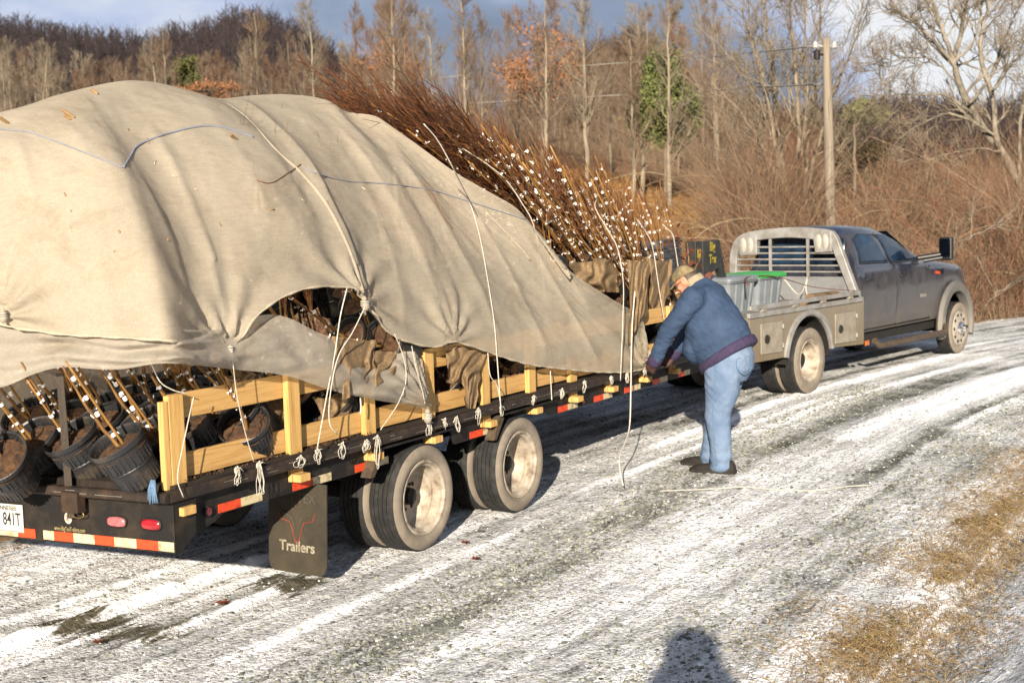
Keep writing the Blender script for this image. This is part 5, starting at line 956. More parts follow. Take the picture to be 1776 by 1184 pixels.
union(pb, .014, 'body', pmat('dark_winter_clothes', (.05, .05, .06), None, 9, .9), ph, 2)
# ------------------------------------------------------------------ pickup (local: x forward, y left, z up; right flank at y=0)
truck = thing('pickup_truck', 'dusty dark grey crew cab pickup with aluminium flatbed hitched to the trailer', 'pickup truck', TK.M)
def dusty(name, c1, c2, dust, z0, z1, rough=.35, metal=0., coat=.4, amt=1.):
    m = bpy.data.materials.new(name); m.use_nodes = True; n = m.node_tree; l = n.links.new; P = n.nodes['Principled BSDF']; P.inputs['Roughness'].default_value = rough; P.inputs['Metallic'].default_value = metal; P.inputs['Coat Weight'].default_value = coat; P.inputs['Coat Roughness'].default_value = .12
    t = mk_node(n, 'ShaderNodeTexCoord'); s = mk_node(n, 'ShaderNodeSeparateXYZ'); l(t.outputs['Object'], s.inputs[0])
    mr = mk_node(n, 'ShaderNodeMapRange'); mr.inputs[1].default_value = z1; mr.inputs[2].default_value = z0; mr.inputs[3].default_value = .05; mr.inputs[4].default_value = .92*amt; l(s.outputs[2], mr.inputs[0])
    z = mk_node(n, 'ShaderNodeTexNoise', Scale=5.); z.inputs['Detail'].default_value = 7; z.inputs['Roughness'].default_value = .62; mpn = mk_node(n, 'ShaderNodeMapping'); mpn.inputs['Scale'].default_value = (1, 1, .55); l(t.outputs['Object'], mpn.inputs[0]); l(mpn.outputs[0], z.inputs[0])
    a = mk_node(n, 'ShaderNodeMath', operation='MULTIPLY_ADD'); a.inputs[1].default_value = 1.1; a.inputs[2].default_value = -.52; l(z.outputs[0], a.inputs[0]); b = mk_node(n, 'ShaderNodeMath', operation='ADD', use_clamp=True); l(a.outputs[0], b.inputs[0]); l(mr.outputs[0], b.inputs[1])
    k = mk_node(n, 'ShaderNodeMix', data_type='RGBA'); k.inputs[6].default_value = (*c1, 1); k.inputs[7].default_value = (*dust, 1); l(b.outputs[0], k.inputs[0]); l(k.outputs[2], P.inputs['Base Color'])
    r = mk_node(n, 'ShaderNodeMapRange'); r.inputs[3].default_value = rough; r.inputs[4].default_value = .85; l(b.outputs[0], r.inputs[0]); l(r.outputs[0], P.inputs['Roughness'])
    r2 = mk_node(n, 'ShaderNodeMapRange'); r2.inputs[3].default_value = coat; r2.inputs[4].default_value = 0; l(b.outputs[0], r2.inputs[0]); l(r2.outputs[0], P.inputs['Coat Weight']); return m
PAINT = dusty('dusty_grey_paint', (.012, .015, .026), None, (.092, .080, .066), .42, 1.36, .18, 0, .8, .85)
FLARE = dusty('dusty_grey_plastic', (.045, .045, .05), None, (.15, .135, .115), .4, 1.3, .6, 0, 0)
ALU = pmat('dull_aluminium', (.27, .265, .255), (.15, .135, .115), 5, .5, .2, 60, metal=.3, lo=.38, hi=.72)
ALUD = dusty('muddy_aluminium', (.20, .185, .155), None, (.135, .102, .06), .4, 1.35, .5, .2, 0)
GLASS = pmat('blue_reflection_glass', (.018, .045, .09), (.006, .012, .024), 3, .03, spec=.28); CHR = pmat('bright_chrome', (.75, .74, .72), (.6, .59, .57), 12, .12, metal=1.)  # window glass: blue sky reflection is put into its base colour
TRIM = pmat('black_trim', (.015, .015, .016), None, 9, .45, spec=.5)
WD = 1.88; YC = .95
# cab: stations along x -> half section (y from the right flank inward)
def zarch(x, r=.49, cx=4.72, cz=.42): return cz+math.sqrt(max(0, r*r-(x-cx)**2)) if abs(x-cx) < r else 0
def station(x):
    zb = .56 if x < 4.0 else max(.56, 0); zb = max(zb-(.06 if x > 5.2 else 0), zarch(x))
    zt = np.interp(x, [1.62, 1.72, 3.45, 3.9, 4.5, 5.05, 5.32, 5.40, 5.46], [1.38, 1.40, 1.40, 1.375, 1.335, 1.27, 1.19, 1.10, .95])       # belt / bonnet
    hw = np.interp(x, [1.62, 3.9, 4.9, 5.2, 5.42, 5.46], [.80, .80, .795, .77, .70, .66])
    top = np.interp(x, [1.62, 1.70, 1.9, 2.2, 2.62, 2.86, 3.25, 3.72, 3.80], [1.38, 1.83, 1.905, 1.925, 1.90, 1.83, 1.65, 1.40, 1.36]) if x < 3.8 else None
    pr = [(hw-.035, zb), (hw-.01, zb+.10*(zt-zb)), (hw, zb+.38*(zt-zb)), (hw+.005, zb+.62*(zt-zb)), (hw-.012, zb+.85*(zt-zb)), (hw-.03, zt-.02)]
    if top is not None and top > zt+.02:
        u = (top-zt); pr += [(hw-.045, zt), (hw-.045-.15*min(1, u/.5)*.55, zt+u*.55), (hw-.045-.17*min(1, u/.5), zt+u*.88), (hw-.26*min(1, u/.4)-.05, top-.012*u), (.30, top+.012), (.0, top+.018)]
    else:
        c = zt+(.05 if x > 3.9 else .0); pr += [(hw-.05, zt), (hw-.16, zt+.022), (hw-.30, c-.004), (.36, c+.002), (.2, c-.006), (.0, c)]
    return [(x, YC-y, z) for y, z in pr]+[(x, YC+y, z) for y, z in pr[::-1][1:]]
xs = sorted(set([1.62, 1.66, 1.70, 1.78, 1.9, 2.05, 2.2, 2.4, 2.62, 2.74, 2.86, 3.0, 3.25, 3.5, 3.62, 3.72, 3.80, 3.9, 4.0, 4.1]+list(np.round(np.arange(4.2, 5.26, .06), 3))+[5.3, 5.36, 5.42, 5.46]))
b = MB(); b.loft([station(x) for x in xs], wrap=False, cap=True); b.build('cab_body', PAINT, truck, smooth=38)
b = MB(); b.box((1.64, YC-.70, .42), (5.2, YC+.70, .60)); b.box((3.9, YC-.5, .5), (5.35, YC+.5, .95)); b.build('underbody', DARK, truck)
def flank(x, z, o=0.):                           # a point on the cab's right flank, o proud of it
    st = station(x); P = [(p[2], p[1]) for p in st[:11]]; zz = [p[0] for p in P]; yy = [p[1] for p in P]; return (x, float(np.interp(z, zz, yy))-o, z)
def panel(name, poly, mat, off=.004, par=truck, seg=6, thick=.0):
    P = []; n = len(poly)
    for i in range(n):
        a, c = np.array(poly[i]), np.array(poly[(i+1) % n])
        for k in range(seg): P.append(a+(c-a)*k/seg)
    P = np.array(P); ctr = P.mean(0); b = MB(); L = [[flank(*(ctr+(p-ctr)*q), off*(1-.4*(q > .99))) for p in P] for q in (1., .97, .8, .6, .4, .2, .02)]; b.loft(L, cap=False); return b.build(name, mat, par, smooth=60)
def line(name, pts, r, mat, off=.003, par=truck): b = MB(); b.tube([flank(x, z, off) for x, z in pts], r, 6); return b.build(name, mat, par, smooth=180)
# doors with glass and handles
for poly, wp, hx in (([(1.70, .60), (2.74, .60), (2.74, 1.37), (2.62, 1.40), (1.72, 1.40)], [(1.80, 1.45), (2.60, 1.43), (2.40, 1.80), (1.98, 1.82), (1.80, 1.76)], 1.93), ([(2.77, .60), (3.86, .60), (3.88, 1.30), (3.72, 1.37), (2.77, 1.38)], [(2.69, 1.42), (3.52, 1.42), (3.20, 1.62), (2.86, 1.79), (2.50, 1.80)], 2.97)):
    d = panel('door', poly, PAINT, .005); panel('window', wp, GLASS, .010, d)
    b = MB(); c = flank(hx, 1.235, .02); b.box((c[0]-.10, c[1]-.012, c[2]-.014), (c[0]+.10, c[1]+.014, c[2]+.016)); b.build('handle', TRIM, d, bevel=.006)
    line('window_trim', [*wp, wp[0]], .008, TRIM, .008, d)
line('door_seam', [(2.755, .60), (2.755, 1.38), (2.64, 1.46), (2.47, 1.82)], .006, DARK); line('door_seam', [(1.69, .60), (1.69, 1.40)], .006, DARK); line('door_seam', [(3.885, .60), (3.90, 1.33)], .006, DARK); line('sill_seam', [(1.66, .595), (3.9, .595)], .009, DARK)
b = MB(); b.box((1.63-.012, YC-.60, 1.42), (1.63, YC+.60, 1.78)); b.build('rear_window', GLASS, truck)
b = MB()
for k, (a, c) in enumerate(((-.56, -.06), (.06, .56))): b.box((1.60, YC+a*.9+.05, 1.50), (1.615, YC+c*.9-.05, 1.70))
b.build('seat_back', pmat('dim_tan_seat', (.12, .09, .06), None, 9, .9), truck) if False else None
# windscreen, grille side, lamps
b = MB(); b.add([(2.90, YC-.60, 1.835), (3.70, YC-.70, 1.425), (3.70, YC+.70, 1.425), (2.90, YC+.60, 1.835)], [(0, 1, 2, 3)]); b.build('windscreen', GLASS, truck)
panel('headlamp', [(5.30, 1.02), (5.43, 1.00), (5.43, 1.12), (5.28, 1.14)], pmat('clear_lamp', (.4, .38, .36), None, 9, .1, spec=.8, coat=1), .006); panel('side_reflector', [(5.40, .80), (5.44, .80), (5.44, .98), (5.40, .98)], REDL, .008)
b = MB(); b.box((5.42, YC-.66, .50), (5.60, YC+.66, .74)); b.build('bumper', CHR, truck, bevel=.04)
# flare round the front wheel
b = MB(); R_ = []
for t in np.linspace(-.25, math.pi+.30, 26):
    c, s = math.cos(t), math.sin(t); R_.append([(4.72-c*r_, y, .42+s*r_*(1.02)) for r_, y in ((.475, .20), (.485, .085), (.51, .065), (.60, .075), (.635, .125), (.60, .17))])
b.loft(R_, wrap=True); b.build('fender_flare', FLARE, truck, smooth=45)
# badges
panel('badge', [(3.52, .905), (3.74, .90), (3.74, .945), (3.52, .95)], pmat('dusty_badge', (.30, .28, .25), (.18, .16, .14), 60, .5), .010); panel('badge', [(4.08, 1.20), (4.24, 1.19), (4.24, 1.225), (4.08, 1.235)], REDT, .010)
# mirror
b = MB(); a = flank(3.60, 1.44, 0); b.tube([a, (3.70, .02, 1.47), (3.76, -.08, 1.49)], .035, 8); b.tube([(3.62, .14, 1.40), (3.74, -.08, 1.44)], .03, 8); m_ = b.build('mirror_arm', TRIM, truck, smooth=60)
b = MB(); b.box((3.72, -.22, 1.40), (3.82, -.03, 1.72)); b.build('mirror_housing', TRIM, m_, bevel=.03)
b = MB(); b.box((3.714, -.20, 1.44), (3.719, -.05, 1.70)); b.build('mirror_glass', pmat('mirror_face', (.1, .11, .12), None, 9, .05, metal=1.), m_)
# step bar
b = MB(); b.tube([(1.75, .0, .47), (1.85, -.02, .40), (4.0, -.02, .385), (4.18, .05, .46)], .042, 10); b.build('step_bar', pmat('rust_brown_bar', (.115, .085, .055), (.07, .045, .03), 12, .6, .2, 60), truck, smooth=60)
b = MB(); b.box((1.50, .0, .43), (1.60, .012, .49)); b.build('amber_reflector', pmat('amber_lens', (.6, .16, .02)), truck)
# wheels
def truck_wheel(x, y, out, front):
    o = wheel(x, y, out, truck, .395 if not front else .38, not front); return o
truck_wheel(.0, .0, -1, False); truck_wheel(.0, .245, -1, False); truck_wheel(.0, WD-.245, 1, False); truck_wheel(.0, WD, 1, False)
ALW = pmat('polished_wheel', (.40, .36, .31), (.28, .245, .20), 12, .4, .1, 60, metal=.3)
for yy, oo in ((.07, -1), (WD-.07, 1)):
    w_ = truck_wheel(4.72, yy, oo, True); w_.data.materials.clear(); w_.data.materials.append(ALW)
    h = [c for c in w_.children if c.name.startswith('hub')][0]; h.data.materials[0] = CHR
    for k in range(10):
        a = k*.6283; b = MB(); b.lathe([(-.006*oo*-1, .0), (-.0065*-oo, .020), (.004*oo*-1, .020)], (4.72+.195*math.cos(a), yy+oo*.010, .38+.195*math.sin(a)), 'y', 12); b.build('hand_hole', DARK, w_)
b = MB(); b.tube([(0, .1, .4), (0, WD-.1, .4)], .08, 10); b.tube([(4.72, .2, .38), (4.72, WD-.2, .38)], .06, 10); b.lathe([(-.2, .05), (-.14, .16), (.14, .16), (.2, .05)], (0, YC, .4), 'y', 14); b.build('axle', DARK, truck)
b = MB(); b.box((-1.3, YC-.42, .55), (3.9, YC-.34, .72)); b.box((-1.3, YC+.34, .55), (3.9, YC+.42, .72)); b.build('chassis_rail', DARK, truck)
# flatbed: deck, skirt with arch, boxes, rail, headache rack
b = MB(); b.box((-1.38, .02, .955), (1.5, WD+.02, 1.0)); b.build('bed_deck', ALUD, truck)
ar = [(.56*math.cos(t), .40+.52*math.sin(t)) for t in np.linspace(math.pi-.18, .18, 22)]
b = MB(); b.prism([(-1.37, .50), *[(x, max(z, .47)) for x, z in ar], (1.47, .45), (1.47, .99), (-1.37, 1.0)], .01, .05, Sy); b.build('bed_skirt', ALUD, truck, bevel=.004)
b = MB(); b.prism([(-1.37, .52), (-1.35, .52), (-1.35, .99), (-1.37, .99)], .05, WD, Sy); b.build('bed_tail', ALUD, truck)
b = MB(); b.loft([[(r_*1.0*math.cos(t), y, .40+(r_-.02)*math.sin(t)) for r_, y in ((.535, .30), (.545, -.012), (.565, -.03), (.615, -.022), (.62, .008), (.56, .008))] for t in np.linspace(.16, math.pi-.16, 26)]); b.build('wheel_arch', ALU, truck, smooth=45)
b = MB(); b.loft([[(.53*math.cos(t), .012, .40+.51*math.sin(t)), (.53*math.cos(t), .50, .40+.51*math.sin(t))] for t in np.linspace(.0, math.pi, 20)], wrap=False, cap=False); b.build('wheel_well', DARK, truck)
for x0, x1, z0, z1 in ((-1.14, -.66, .58, .92), (.66, 1.22, .53, .89)):
    b = MB(); b.prism([(x0, z0), (x1, z0-.015), (x1, z1-.005), (x0, z1)], -.006, .0095, Sy); d = b.build('toolbox_door', pmat('light_box_door', (.33, .30, .245), (.24, .205, .155), 8, .6, .15, 60), truck, bevel=.004)
    xl = x0+.12 if x0 < 0 else x0+.13; b = MB(); b.lathe([(.0, .052), (-.012, .05), (-.018, .04), (-.012, .03), (-.012, .001)], (xl, -.007, (z0+z1)/2-.01), 'y', 24); b.box((xl-.012, -.03, (z0+z1)/2-.045), (xl+.012, -.018, (z0+z1)/2+.03)); b.build('latch', pmat('dark_steel_latch', (.06, .06, .055), None, 9, .4, metal=.6), d, smooth=40)
    for zz in (z0+.06, z1-.06):
        b = MB(); b.tube([(x1-.005, -.016, zz-.025), (x1-.005, -.016, zz+.025)], .012, 8); b.box((x1-.07, -.012, zz-.012), (x1, -.006, zz+.012)); b.build('hinge', ALU, d)
b = MB(); b.box((-1.40, -.03, 1.085), (1.30, .015, 1.135)); b.build('bed_rail', ALU, truck, bevel=.006)
b = MB(); b.box((-1.40, -.012, .995), (1.42, .03, 1.052)); b.build('bed_rail', ALU, truck, bevel=.006)
for x in (-1.15, -.42, .28, 1.0):
    b = MB(); b.box((x, -.028, 1.0525), (x+.10, .012, 1.0845)); b.build('stake_pocket', pmat('light_box_door', (.44, .41, .355)), truck, bevel=.004)
def hb(x): return x
RX_ = 1.42                                        # headache rack, drawn in the plane across the truck
def rk(y, z, o=0.): return (RX_+o, y, z)
outer = [(.0, 1.02), (.36, 1.80), (.42, 1.865), (.52, 1.905), (.95, 1.935), (1.40, 1.90), (1.72, 1.845), (1.83, 1.75), (1.87, 1.62), (1.89, 1.02)]
outer = [(.02, 1.0), (.30, 1.72), (.36, 1.83), (.46, 1.895), (.95, 1.935), (1.44, 1.905), (1.68, 1.86), (1.80, 1.78), (1.86, 1.66), (1.89, 1.45), (1.89, 1.0)]
inner = [(.12, 1.0), (.40, 1.66), (.48, 1.745), (.95, 1.80), (1.40, 1.78), (1.56, 1.74), (1.74, 1.64), (1.78, 1.45), (1.78, 1.0)]
oo_ = cr(outer, 60); ii_ = cr(inner, 60)
b = MB(); b.loft([[rk(*oo_[k], -.04), rk(*oo_[k], .05), rk(*ii_[k], .05), rk(*ii_[k], -.04)] for k in range(60)]); rackf = b.build('headache_rack', ALU, truck, smooth=35, bevel=.008)
for (ya, yb, zc, h) in ((.40, .66, 1.745, .13), (1.47, 1.76, 1.71, .13)):
    b = MB(); b.prism([(ya, zc-h), (yb-.03, zc-h-.01), (yb, zc+h*.5), (ya+.06, zc+h), (ya, zc+h)], -.045, .045, lambda u, v, w_: rk(u, v, w_)); g_ = b.build('lamp_panel', ALU, rackf, bevel=.012)
    for q in (.32, .68):
        yc = ya+(yb-ya)*q; b = MB(); b.loft([[rk(yc+.038*k_*math.cos(t), zc+.0+.085*k_*math.sin(t), o) for t in np.linspace(0, 6.2832, 25)[:-1]] for k_, o in ((1.15, -.046), (1.15, -.052), (1, -.053), (.9, -.058), (.1, -.060))]); b.build('oval_lamp', pmat('white_lamp_lens', (.48, .45, .39), (.38, .35, .30), 40, .3), g_, smooth=50)
lefty = lambda z: float(np.interp(z, [1.0, 1.66, 1.745], [.12, .40, .48]))
for z in (1.36, 1.44, 1.52, 1.60, 1.68): b = MB(); b.tube([rk(lefty(z)-.02, z, .0), rk(1.80, z, .0)], .013, 8); b.build('bar', ALU, rackf, smooth=60)
for y in (.74, 1.28): b = MB(); b.box((RX_-.028, y-.02, 1.30), (RX_-.014, y+.02, 1.79)); b.build('upright', ALU, rackf)
b = MB(); b.prism([(.115, 1.0), (.235, 1.30), (1.78, 1.30), (1.78, 1.0)], -.01, .02, lambda u, v, w_: rk(u, v, w_)); b.build('lower_panel', pmat('grey_panel', (.23, .235, .24), (.17, .17, .17), 6, .6), rackf)
# cargo on the bed
TUB = pmat('grey_translucent_plastic', (.30, .33, .36), (.22, .25, .28), 5, .35, .1, 40, spec=.5, alpha=.8)
GRN = pmat('bright_green_lid', (.05, .42, .08), (.04, .34, .06), 9, .45)
def tub(x, y, lab, lid):
    t = thing('storage_tub', lab, 'tub', TK.M @ Matrix.Translation((x, y, 1.002)), 'plastic tubs on the truck bed'); b = MB()
    S_ = lambda k, z: [(sx*(.33*k)*.9 if abs(sy) else 0, 0, 0) for sx, sy in ()]
    def rr(w_, h_, z): n = 6; return [(cx_*(w_-.05)+.05*math.cos(a), cy_*(h_-.05)+.05*math.sin(a), z) for cx_, cy_, a0 in ((1, 1, 0), (-1, 1, 1.5708), (-1, -1, 3.1416), (1, -1, 4.7124)) for a in np.linspace(a0, a0+1.5708, n)]
    b.loft([rr(.26, .18, .0), rr(.30, .22, .36), rr(.32, .24, .365), rr(.32, .24, .395), rr(.29, .21, .39), rr(.25, .17, .02)]); b.build('tub_body', TUB, t, smooth=40)
    for k in (-.15, .0, .15): q = MB(); q.tube([(k, -.195, .03), (k*1.1, -.232, .35)], .012, 6); q.build('rib', TUB, t)
    b = MB(); b.loft([rr(.335, .255, .385), rr(.335, .255, .415), rr(.31, .23, .435), rr(.22, .14, .435), rr(.20, .12, .425)]); b.build('lid', GRN if lid else TUB, t, smooth=40)
tub(-.95, .55, 'grey storage tub with a plain lid at the rear of the truck bed', False); tub(-.20, .60, 'grey storage tub with a bright green lid on the truck bed', True)
BRD = pmat('weathered_plank', (.26, .17, .09), (.16, .10, .055), 8, .8, .3, 60, stretch=(.5, 8, 8))
for k, (a, c, lab) in enumerate((((.25, .10, 1.003), (1.35, .26, 1.075), 'brown plank lying on the truck bed by the side rail'), ((.7, .30, 1.003), (1.38, .42, 1.12), 'short thick plank on the truck bed beside the long one'))):
    b = MB(); b.box(a, c); tag(b.build('plank', BRD, bevel=.006), lab, 'plank').matrix_world = TK.M
b = MB(); P_ = cr([(-1.36, .03, 1.36), (-.9, .30, 1.425), (-.2, .33, 1.39), (.6, .25, 1.22), (1.35, .06, 1.13)], 24); b.tube(P_, .012, 6, flat=.4); tag(b.build('ratchet_strap', pmat('faded_red_strap', (.20, .075, .06), (.14, .05, .045), 30, .9), smooth=180), 'faded red strap stretched over the tubs on the truck bed', 'strap').matrix_world = TK.M
b = MB(); b.tube(cr([(.74+0, .74, 1.32), (.9, .6, 1.1), (1.38, .74, 1.30), (1.37, .76, 1.15), (1.36, .73, 1.05)], 20), .008, 6); tag(b.build('rope', TWINE, smooth=180), 'pale rope hanging from the headache rack bars', 'rope').matrix_world = TK.M
b = MB(); b.box((-1.42, .02, .56), (-1.374, .30, .80)); tl = b.build('tail_lamp_box', TRIM, truck, bevel=.006)
for z in (.60, .70): b = MB(); b.box((-1.43, .06, z), (-1.421, .26, z+.07)); b.build('lens', REDL, tl)
b = MB(); b.box((-1.55, YC-.3, .42), (-1.30, YC+.3, .52)); b.build('hitch_bar', pmat('rusty_bracket', (.10, .07, .04)), truck)
# ------------------------------------------------------------------ far hills
def ridge_hill(name, prof, Z, depth, mat, drop):
    P = np.array(prof, float); xs_ = np.linspace(P[0, 0], P[-1, 0], 120); ys = np.interp(xs_, P[:, 0], P[:, 1]); top = np.array([CAM+ray(x, y)*(Z/ray(x, y)[1]) for x, y in zip(xs_, ys)]); top[:, 2] -= drop
    V = []
    for i in range(120):
        for j, t in enumerate(np.linspace(0, 1, 24)):
            d = -depth*(1-t*1.5); zz = top[i, 2]*(1-abs(d/depth)**1.4) if d < 0 else top[i, 2]*(1-(d/depth)**2); V.append((top[i, 0]*(1+d/Z), Z+d, zz+2.5*(vn(i*.3, j*.6)-.5)*min(1, abs(d)/20)))
    tag(np_obj(name, V, grid_faces(120, 24)[:, ::-1], mat), kind='structure'); return np.array(V).reshape(120, 24, 3)
HILLM = pmat('shaded_leaf_litter_hill', (.050, .034, .030), (.032, .022, .022), .05, .95)  # shade on the dark hills is put into this colour and the forest's
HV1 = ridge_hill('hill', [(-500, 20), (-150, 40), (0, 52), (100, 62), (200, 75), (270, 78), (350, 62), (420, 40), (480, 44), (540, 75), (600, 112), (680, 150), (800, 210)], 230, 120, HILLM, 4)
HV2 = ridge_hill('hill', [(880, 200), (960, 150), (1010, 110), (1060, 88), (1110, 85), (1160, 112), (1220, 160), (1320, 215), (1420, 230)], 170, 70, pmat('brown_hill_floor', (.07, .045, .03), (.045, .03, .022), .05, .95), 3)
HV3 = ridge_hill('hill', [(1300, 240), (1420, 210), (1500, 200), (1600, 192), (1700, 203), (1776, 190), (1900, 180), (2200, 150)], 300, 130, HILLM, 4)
def mini_trees(name, Vg, N, seed, h0, h1, mat, jmin, jmax, nb=16, tr=.07):
    g = np.random.default_rng(seed); i = g.uniform(0, Vg.shape[0]-1.01, N); j = g.uniform(jmin, jmax, N); i0, j0 = i.astype(int), j.astype(int); fi, fj = (i-i0)[:, None], (j-j0)[:, None]
    B = (Vg[i0, j0]*(1-fi)+Vg[i0+1, j0]*fi)*(1-fj)+(Vg[i0, j0+1]*(1-fi)+Vg[i0+1, j0+1]*fi)*fj; H = g.uniform(h0, h1, N)
    T = B[:, None]+np.stack([0*H, 0*H, H], 1)[:, None]*np.linspace(0, 1, 3)[None, :, None]; u = g.uniform(.3, .95, (N, nb)); a = g.uniform(0, 6.28, (N, nb)); L_ = H[:, None]*(.36*(1.1-u)+.10)*g.uniform(.6, 1.3, (N, nb))
    S_ = B[:, None]+np.stack([0*u, 0*u, u*H[:, None]], -1); D = np.stack([np.cos(a)*.62, np.sin(a)*.62, 0*a+.85], -1)*L_[..., None]; P = (S_[:, :, None]+D[:, :, None]*np.linspace(0, 1, 3)[None, None, :, None]).reshape(-1, 3, 3)
    S2 = P[:, 1]; D2 = D.reshape(-1, 3)*.55+g.normal(0, .18, (len(S2), 3))*L_.reshape(-1, 1); P2 = S2[:, None]+D2[:, None]*np.linspace(0, 1, 2)[None, :, None]
    V, F = joinVF([tubes_np(T, tr*np.array([1.3, .9, .3])[None], 3), tubes_np(P, tr*np.array([.42, .3, .14])[None], 3), tubes_np(P2, tr*np.array([.24, .12])[None], 3)]); tag(np_obj(name, V, F, mat), kind='stuff')
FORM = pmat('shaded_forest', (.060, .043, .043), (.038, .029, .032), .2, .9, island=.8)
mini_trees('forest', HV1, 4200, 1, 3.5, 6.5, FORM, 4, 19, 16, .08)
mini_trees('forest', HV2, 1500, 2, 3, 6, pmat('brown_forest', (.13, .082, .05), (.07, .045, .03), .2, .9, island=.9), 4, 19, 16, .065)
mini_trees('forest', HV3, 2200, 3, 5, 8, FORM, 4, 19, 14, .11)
_bv = []
for i, az in enumerate(np.radians(np.linspace(38, 318, 90))):     # unseen hill added right, left and behind to darken reflections and low sky
    for t in np.linspace(0, 1, 10): R_ = 120+110*t; _bv.append((R_*math.sin(az), R_*math.cos(az), (19+6*vn(i*.3, 2.))*math.sin(t*math.pi*.62)-.5))
tag(np_obj('hill', _bv, grid_faces(90, 10), HILLM), kind='structure')
# ------------------------------------------------------------------ bare trees
def kids(P, R, n, u0, u1, a0, a1, lf, K, up, g, rf=.6, jit=.12, taper=.8):
    N, K0, _ = P.shape; u = g.uniform(u0, u1, (N, n)); x = u*(K0-1); i = np.minimum(x.astype(int), K0-2); f = (x-i)[..., None]; r = np.arange(N)[:, None]
    S_ = P[r, i]*(1-f)+P[r, i+1]*f; T = P[r, i+1]-P[r, i]; T /= np.maximum(np.linalg.norm(T, axis=-1, keepdims=True), 1e-6); Rs = R[r, i]*(1-f[..., 0])+R[r, i+1]*f[..., 0]
    Q = g.normal(0, 1, (N, n, 3)); Q -= T*(Q*T).sum(-1, keepdims=True); Q /= np.linalg.norm(Q, axis=-1, keepdims=True); an = g.uniform(a0, a1, (N, n, 1)); D = T*np.cos(an)+Q*np.sin(an)
    PL = np.linalg.norm(P[:, -1]-P[:, 0], axis=-1)[:, None]; Ln = lf(u, PL)*g.uniform(.65, 1.25, (N, n)); pts = [S_]
    for k in range(K-1):
        D = D+np.array([0, 0, up])+g.normal(0, jit, D.shape); D /= np.linalg.norm(D, axis=-1, keepdims=True); pts.append(pts[-1]+D*(Ln/(K-1))[..., None])
    NP = np.stack(pts, 2).reshape(N*n, K, 3); NR = np.maximum(Rs*rf, .0035)[..., None]*(1-taper*np.linspace(0, 1, K)); return NP, NR.reshape(N*n, K)
BARKP = pmat('pale_bark', (.34, .28, .20), (.18, .145, .105), 1.6, .9, .3, 14, stretch=(2, 2, .6), lo=.35, hi=.7)
BARKG = pmat('grey_brown_bark', (.24, .19, .135), (.13, .10, .075), 1.6, .9, .3, 14, lo=.35, hi=.7)
TW1 = pmat('brown_twigs', (.27, .19, .125), (.15, .10, .07), .8, .85, island=.9, lo=.2, hi=.8); TW2 = pmat('pale_twigs', (.34, .28, .205), (.18, .14, .10), .8, .85, island=.8, lo=.2, hi=.8); TW3 = pmat('rust_twigs', (.29, .17, .10), (.14, .085, .055), .8, .85, island=.9, lo=.2, hi=.8)
def finish(name, trunkL, twigL, bark, twm, parent=None):
    t = thing(name, 'x', 'tree') if parent is None else parent
    V, F = joinVF([tubes_np(P, R, 6 if R.max() > .05 else 4) for P, R in trunkL]); np_obj('trunk', V, F, bark, t)
    V, F = joinVF([tubes_np(P, R, 3) for P, R in twigL]); np_obj('crown', V, F, twm, t); return t
def straight_tree(seed, bark, twm, H=10., n1=40, sp=.26, r0=.12, u0=.2, name='bare_tree', stems=1, n2=8, n3=6):
    g = np.random.default_rng(seed); P = []
    for k in range(stems):
        z = np.linspace(0, 1, 14); a = g.uniform(0, 6.28); ln = (0 if stems == 1 else g.uniform(.10, .34)); w_ = np.cumsum(g.normal(0, .006, (14, 2)), 0)*H*.5
        P.append(np.stack([np.cos(a)*ln*H*z*(1-.25*z)+w_[:, 0], np.sin(a)*ln*H*z*(1-.25*z)+w_[:, 1], z*H*g.uniform(.85, 1.)], 1))
    P = np.array(P); R = np.broadcast_to(r0*(1-.86*np.linspace(0, 1, 14)**.9), P.shape[:2])*(1 if stems == 1 else .6)
    A, AR = kids(P, R, n1, u0, .98, .5, .9, lambda u, L_: H*sp*1.25*(1.05-u)+.4, 8, .15, g, .34, .09)
    B, BR = kids(A, AR, n2, .12, .98, .3, .62, lambda u, L_: .46*L_*(1.15-u)+.16, 6, .10, g, .6, .08); C, CR = kids(B, BR, n3, .1, 1, .3, .6, lambda u, L_: .55*L_*(1.1-u)+.1, 4, .08, g, .7, .08)
    CR = np.maximum(CR, .0036); return finish(name, [(P, R), (A, AR)], [(B, np.maximum(BR, .0052)), (C, CR)], bark, twm)
TREES = {'pale': [straight_tree(s, BARKP, TW2 if s % 2 else TW1, 10, 38, .24) for s in (1, 2, 3)], 'brown': [straight_tree(s, BARKG, TW1, 10, 44, .27, .10, .12) for s in (4, 5)], 'rust': [straight_tree(6, BARKG, TW3, 10, 46, .28, .09, .1)], 'fan': [straight_tree(s, BARKP, TW2, 9, 22, .22, .12, .12, 'bare_tree', 7, 7, 4) for s in (7, 8)]}
_used = set()
def place_tree(kind, k, px, Z, ytop, label, group, base=None):
    L_ = TREES[kind]; src = L_[k % len(L_)]; o = src if id(src) not in _used else copy_tree(src); _used.add(id(src)); H = 10. if kind != 'fan' else 9.
    X = (px-888)/FPX*Z; zb = float(terrain(X, Z))-.1; ytop = ytop+(38 if px < 640 and ytop > 15 else 0); d = ray(px, ytop); zt = CAMH+d[2]/d[1]*Z; s = max(.35, (zt-zb)/H); o.location = (X, Z, zb); o.rotation_euler = (0, 0, (px*1.7) % 6.28); w_ = s**.55; o.scale = (w_, w_, s); o['label'] = label; o['category'] = 'tree'; o['group'] = group; return o
ORD = 'first second third fourth fifth sixth seventh eighth ninth tenth eleventh twelfth thirteenth fourteenth fifteenth sixteenth seventeenth eighteenth nineteenth twentieth'.split()
ORD += ['twenty-'+x for x in ORD[:9]]
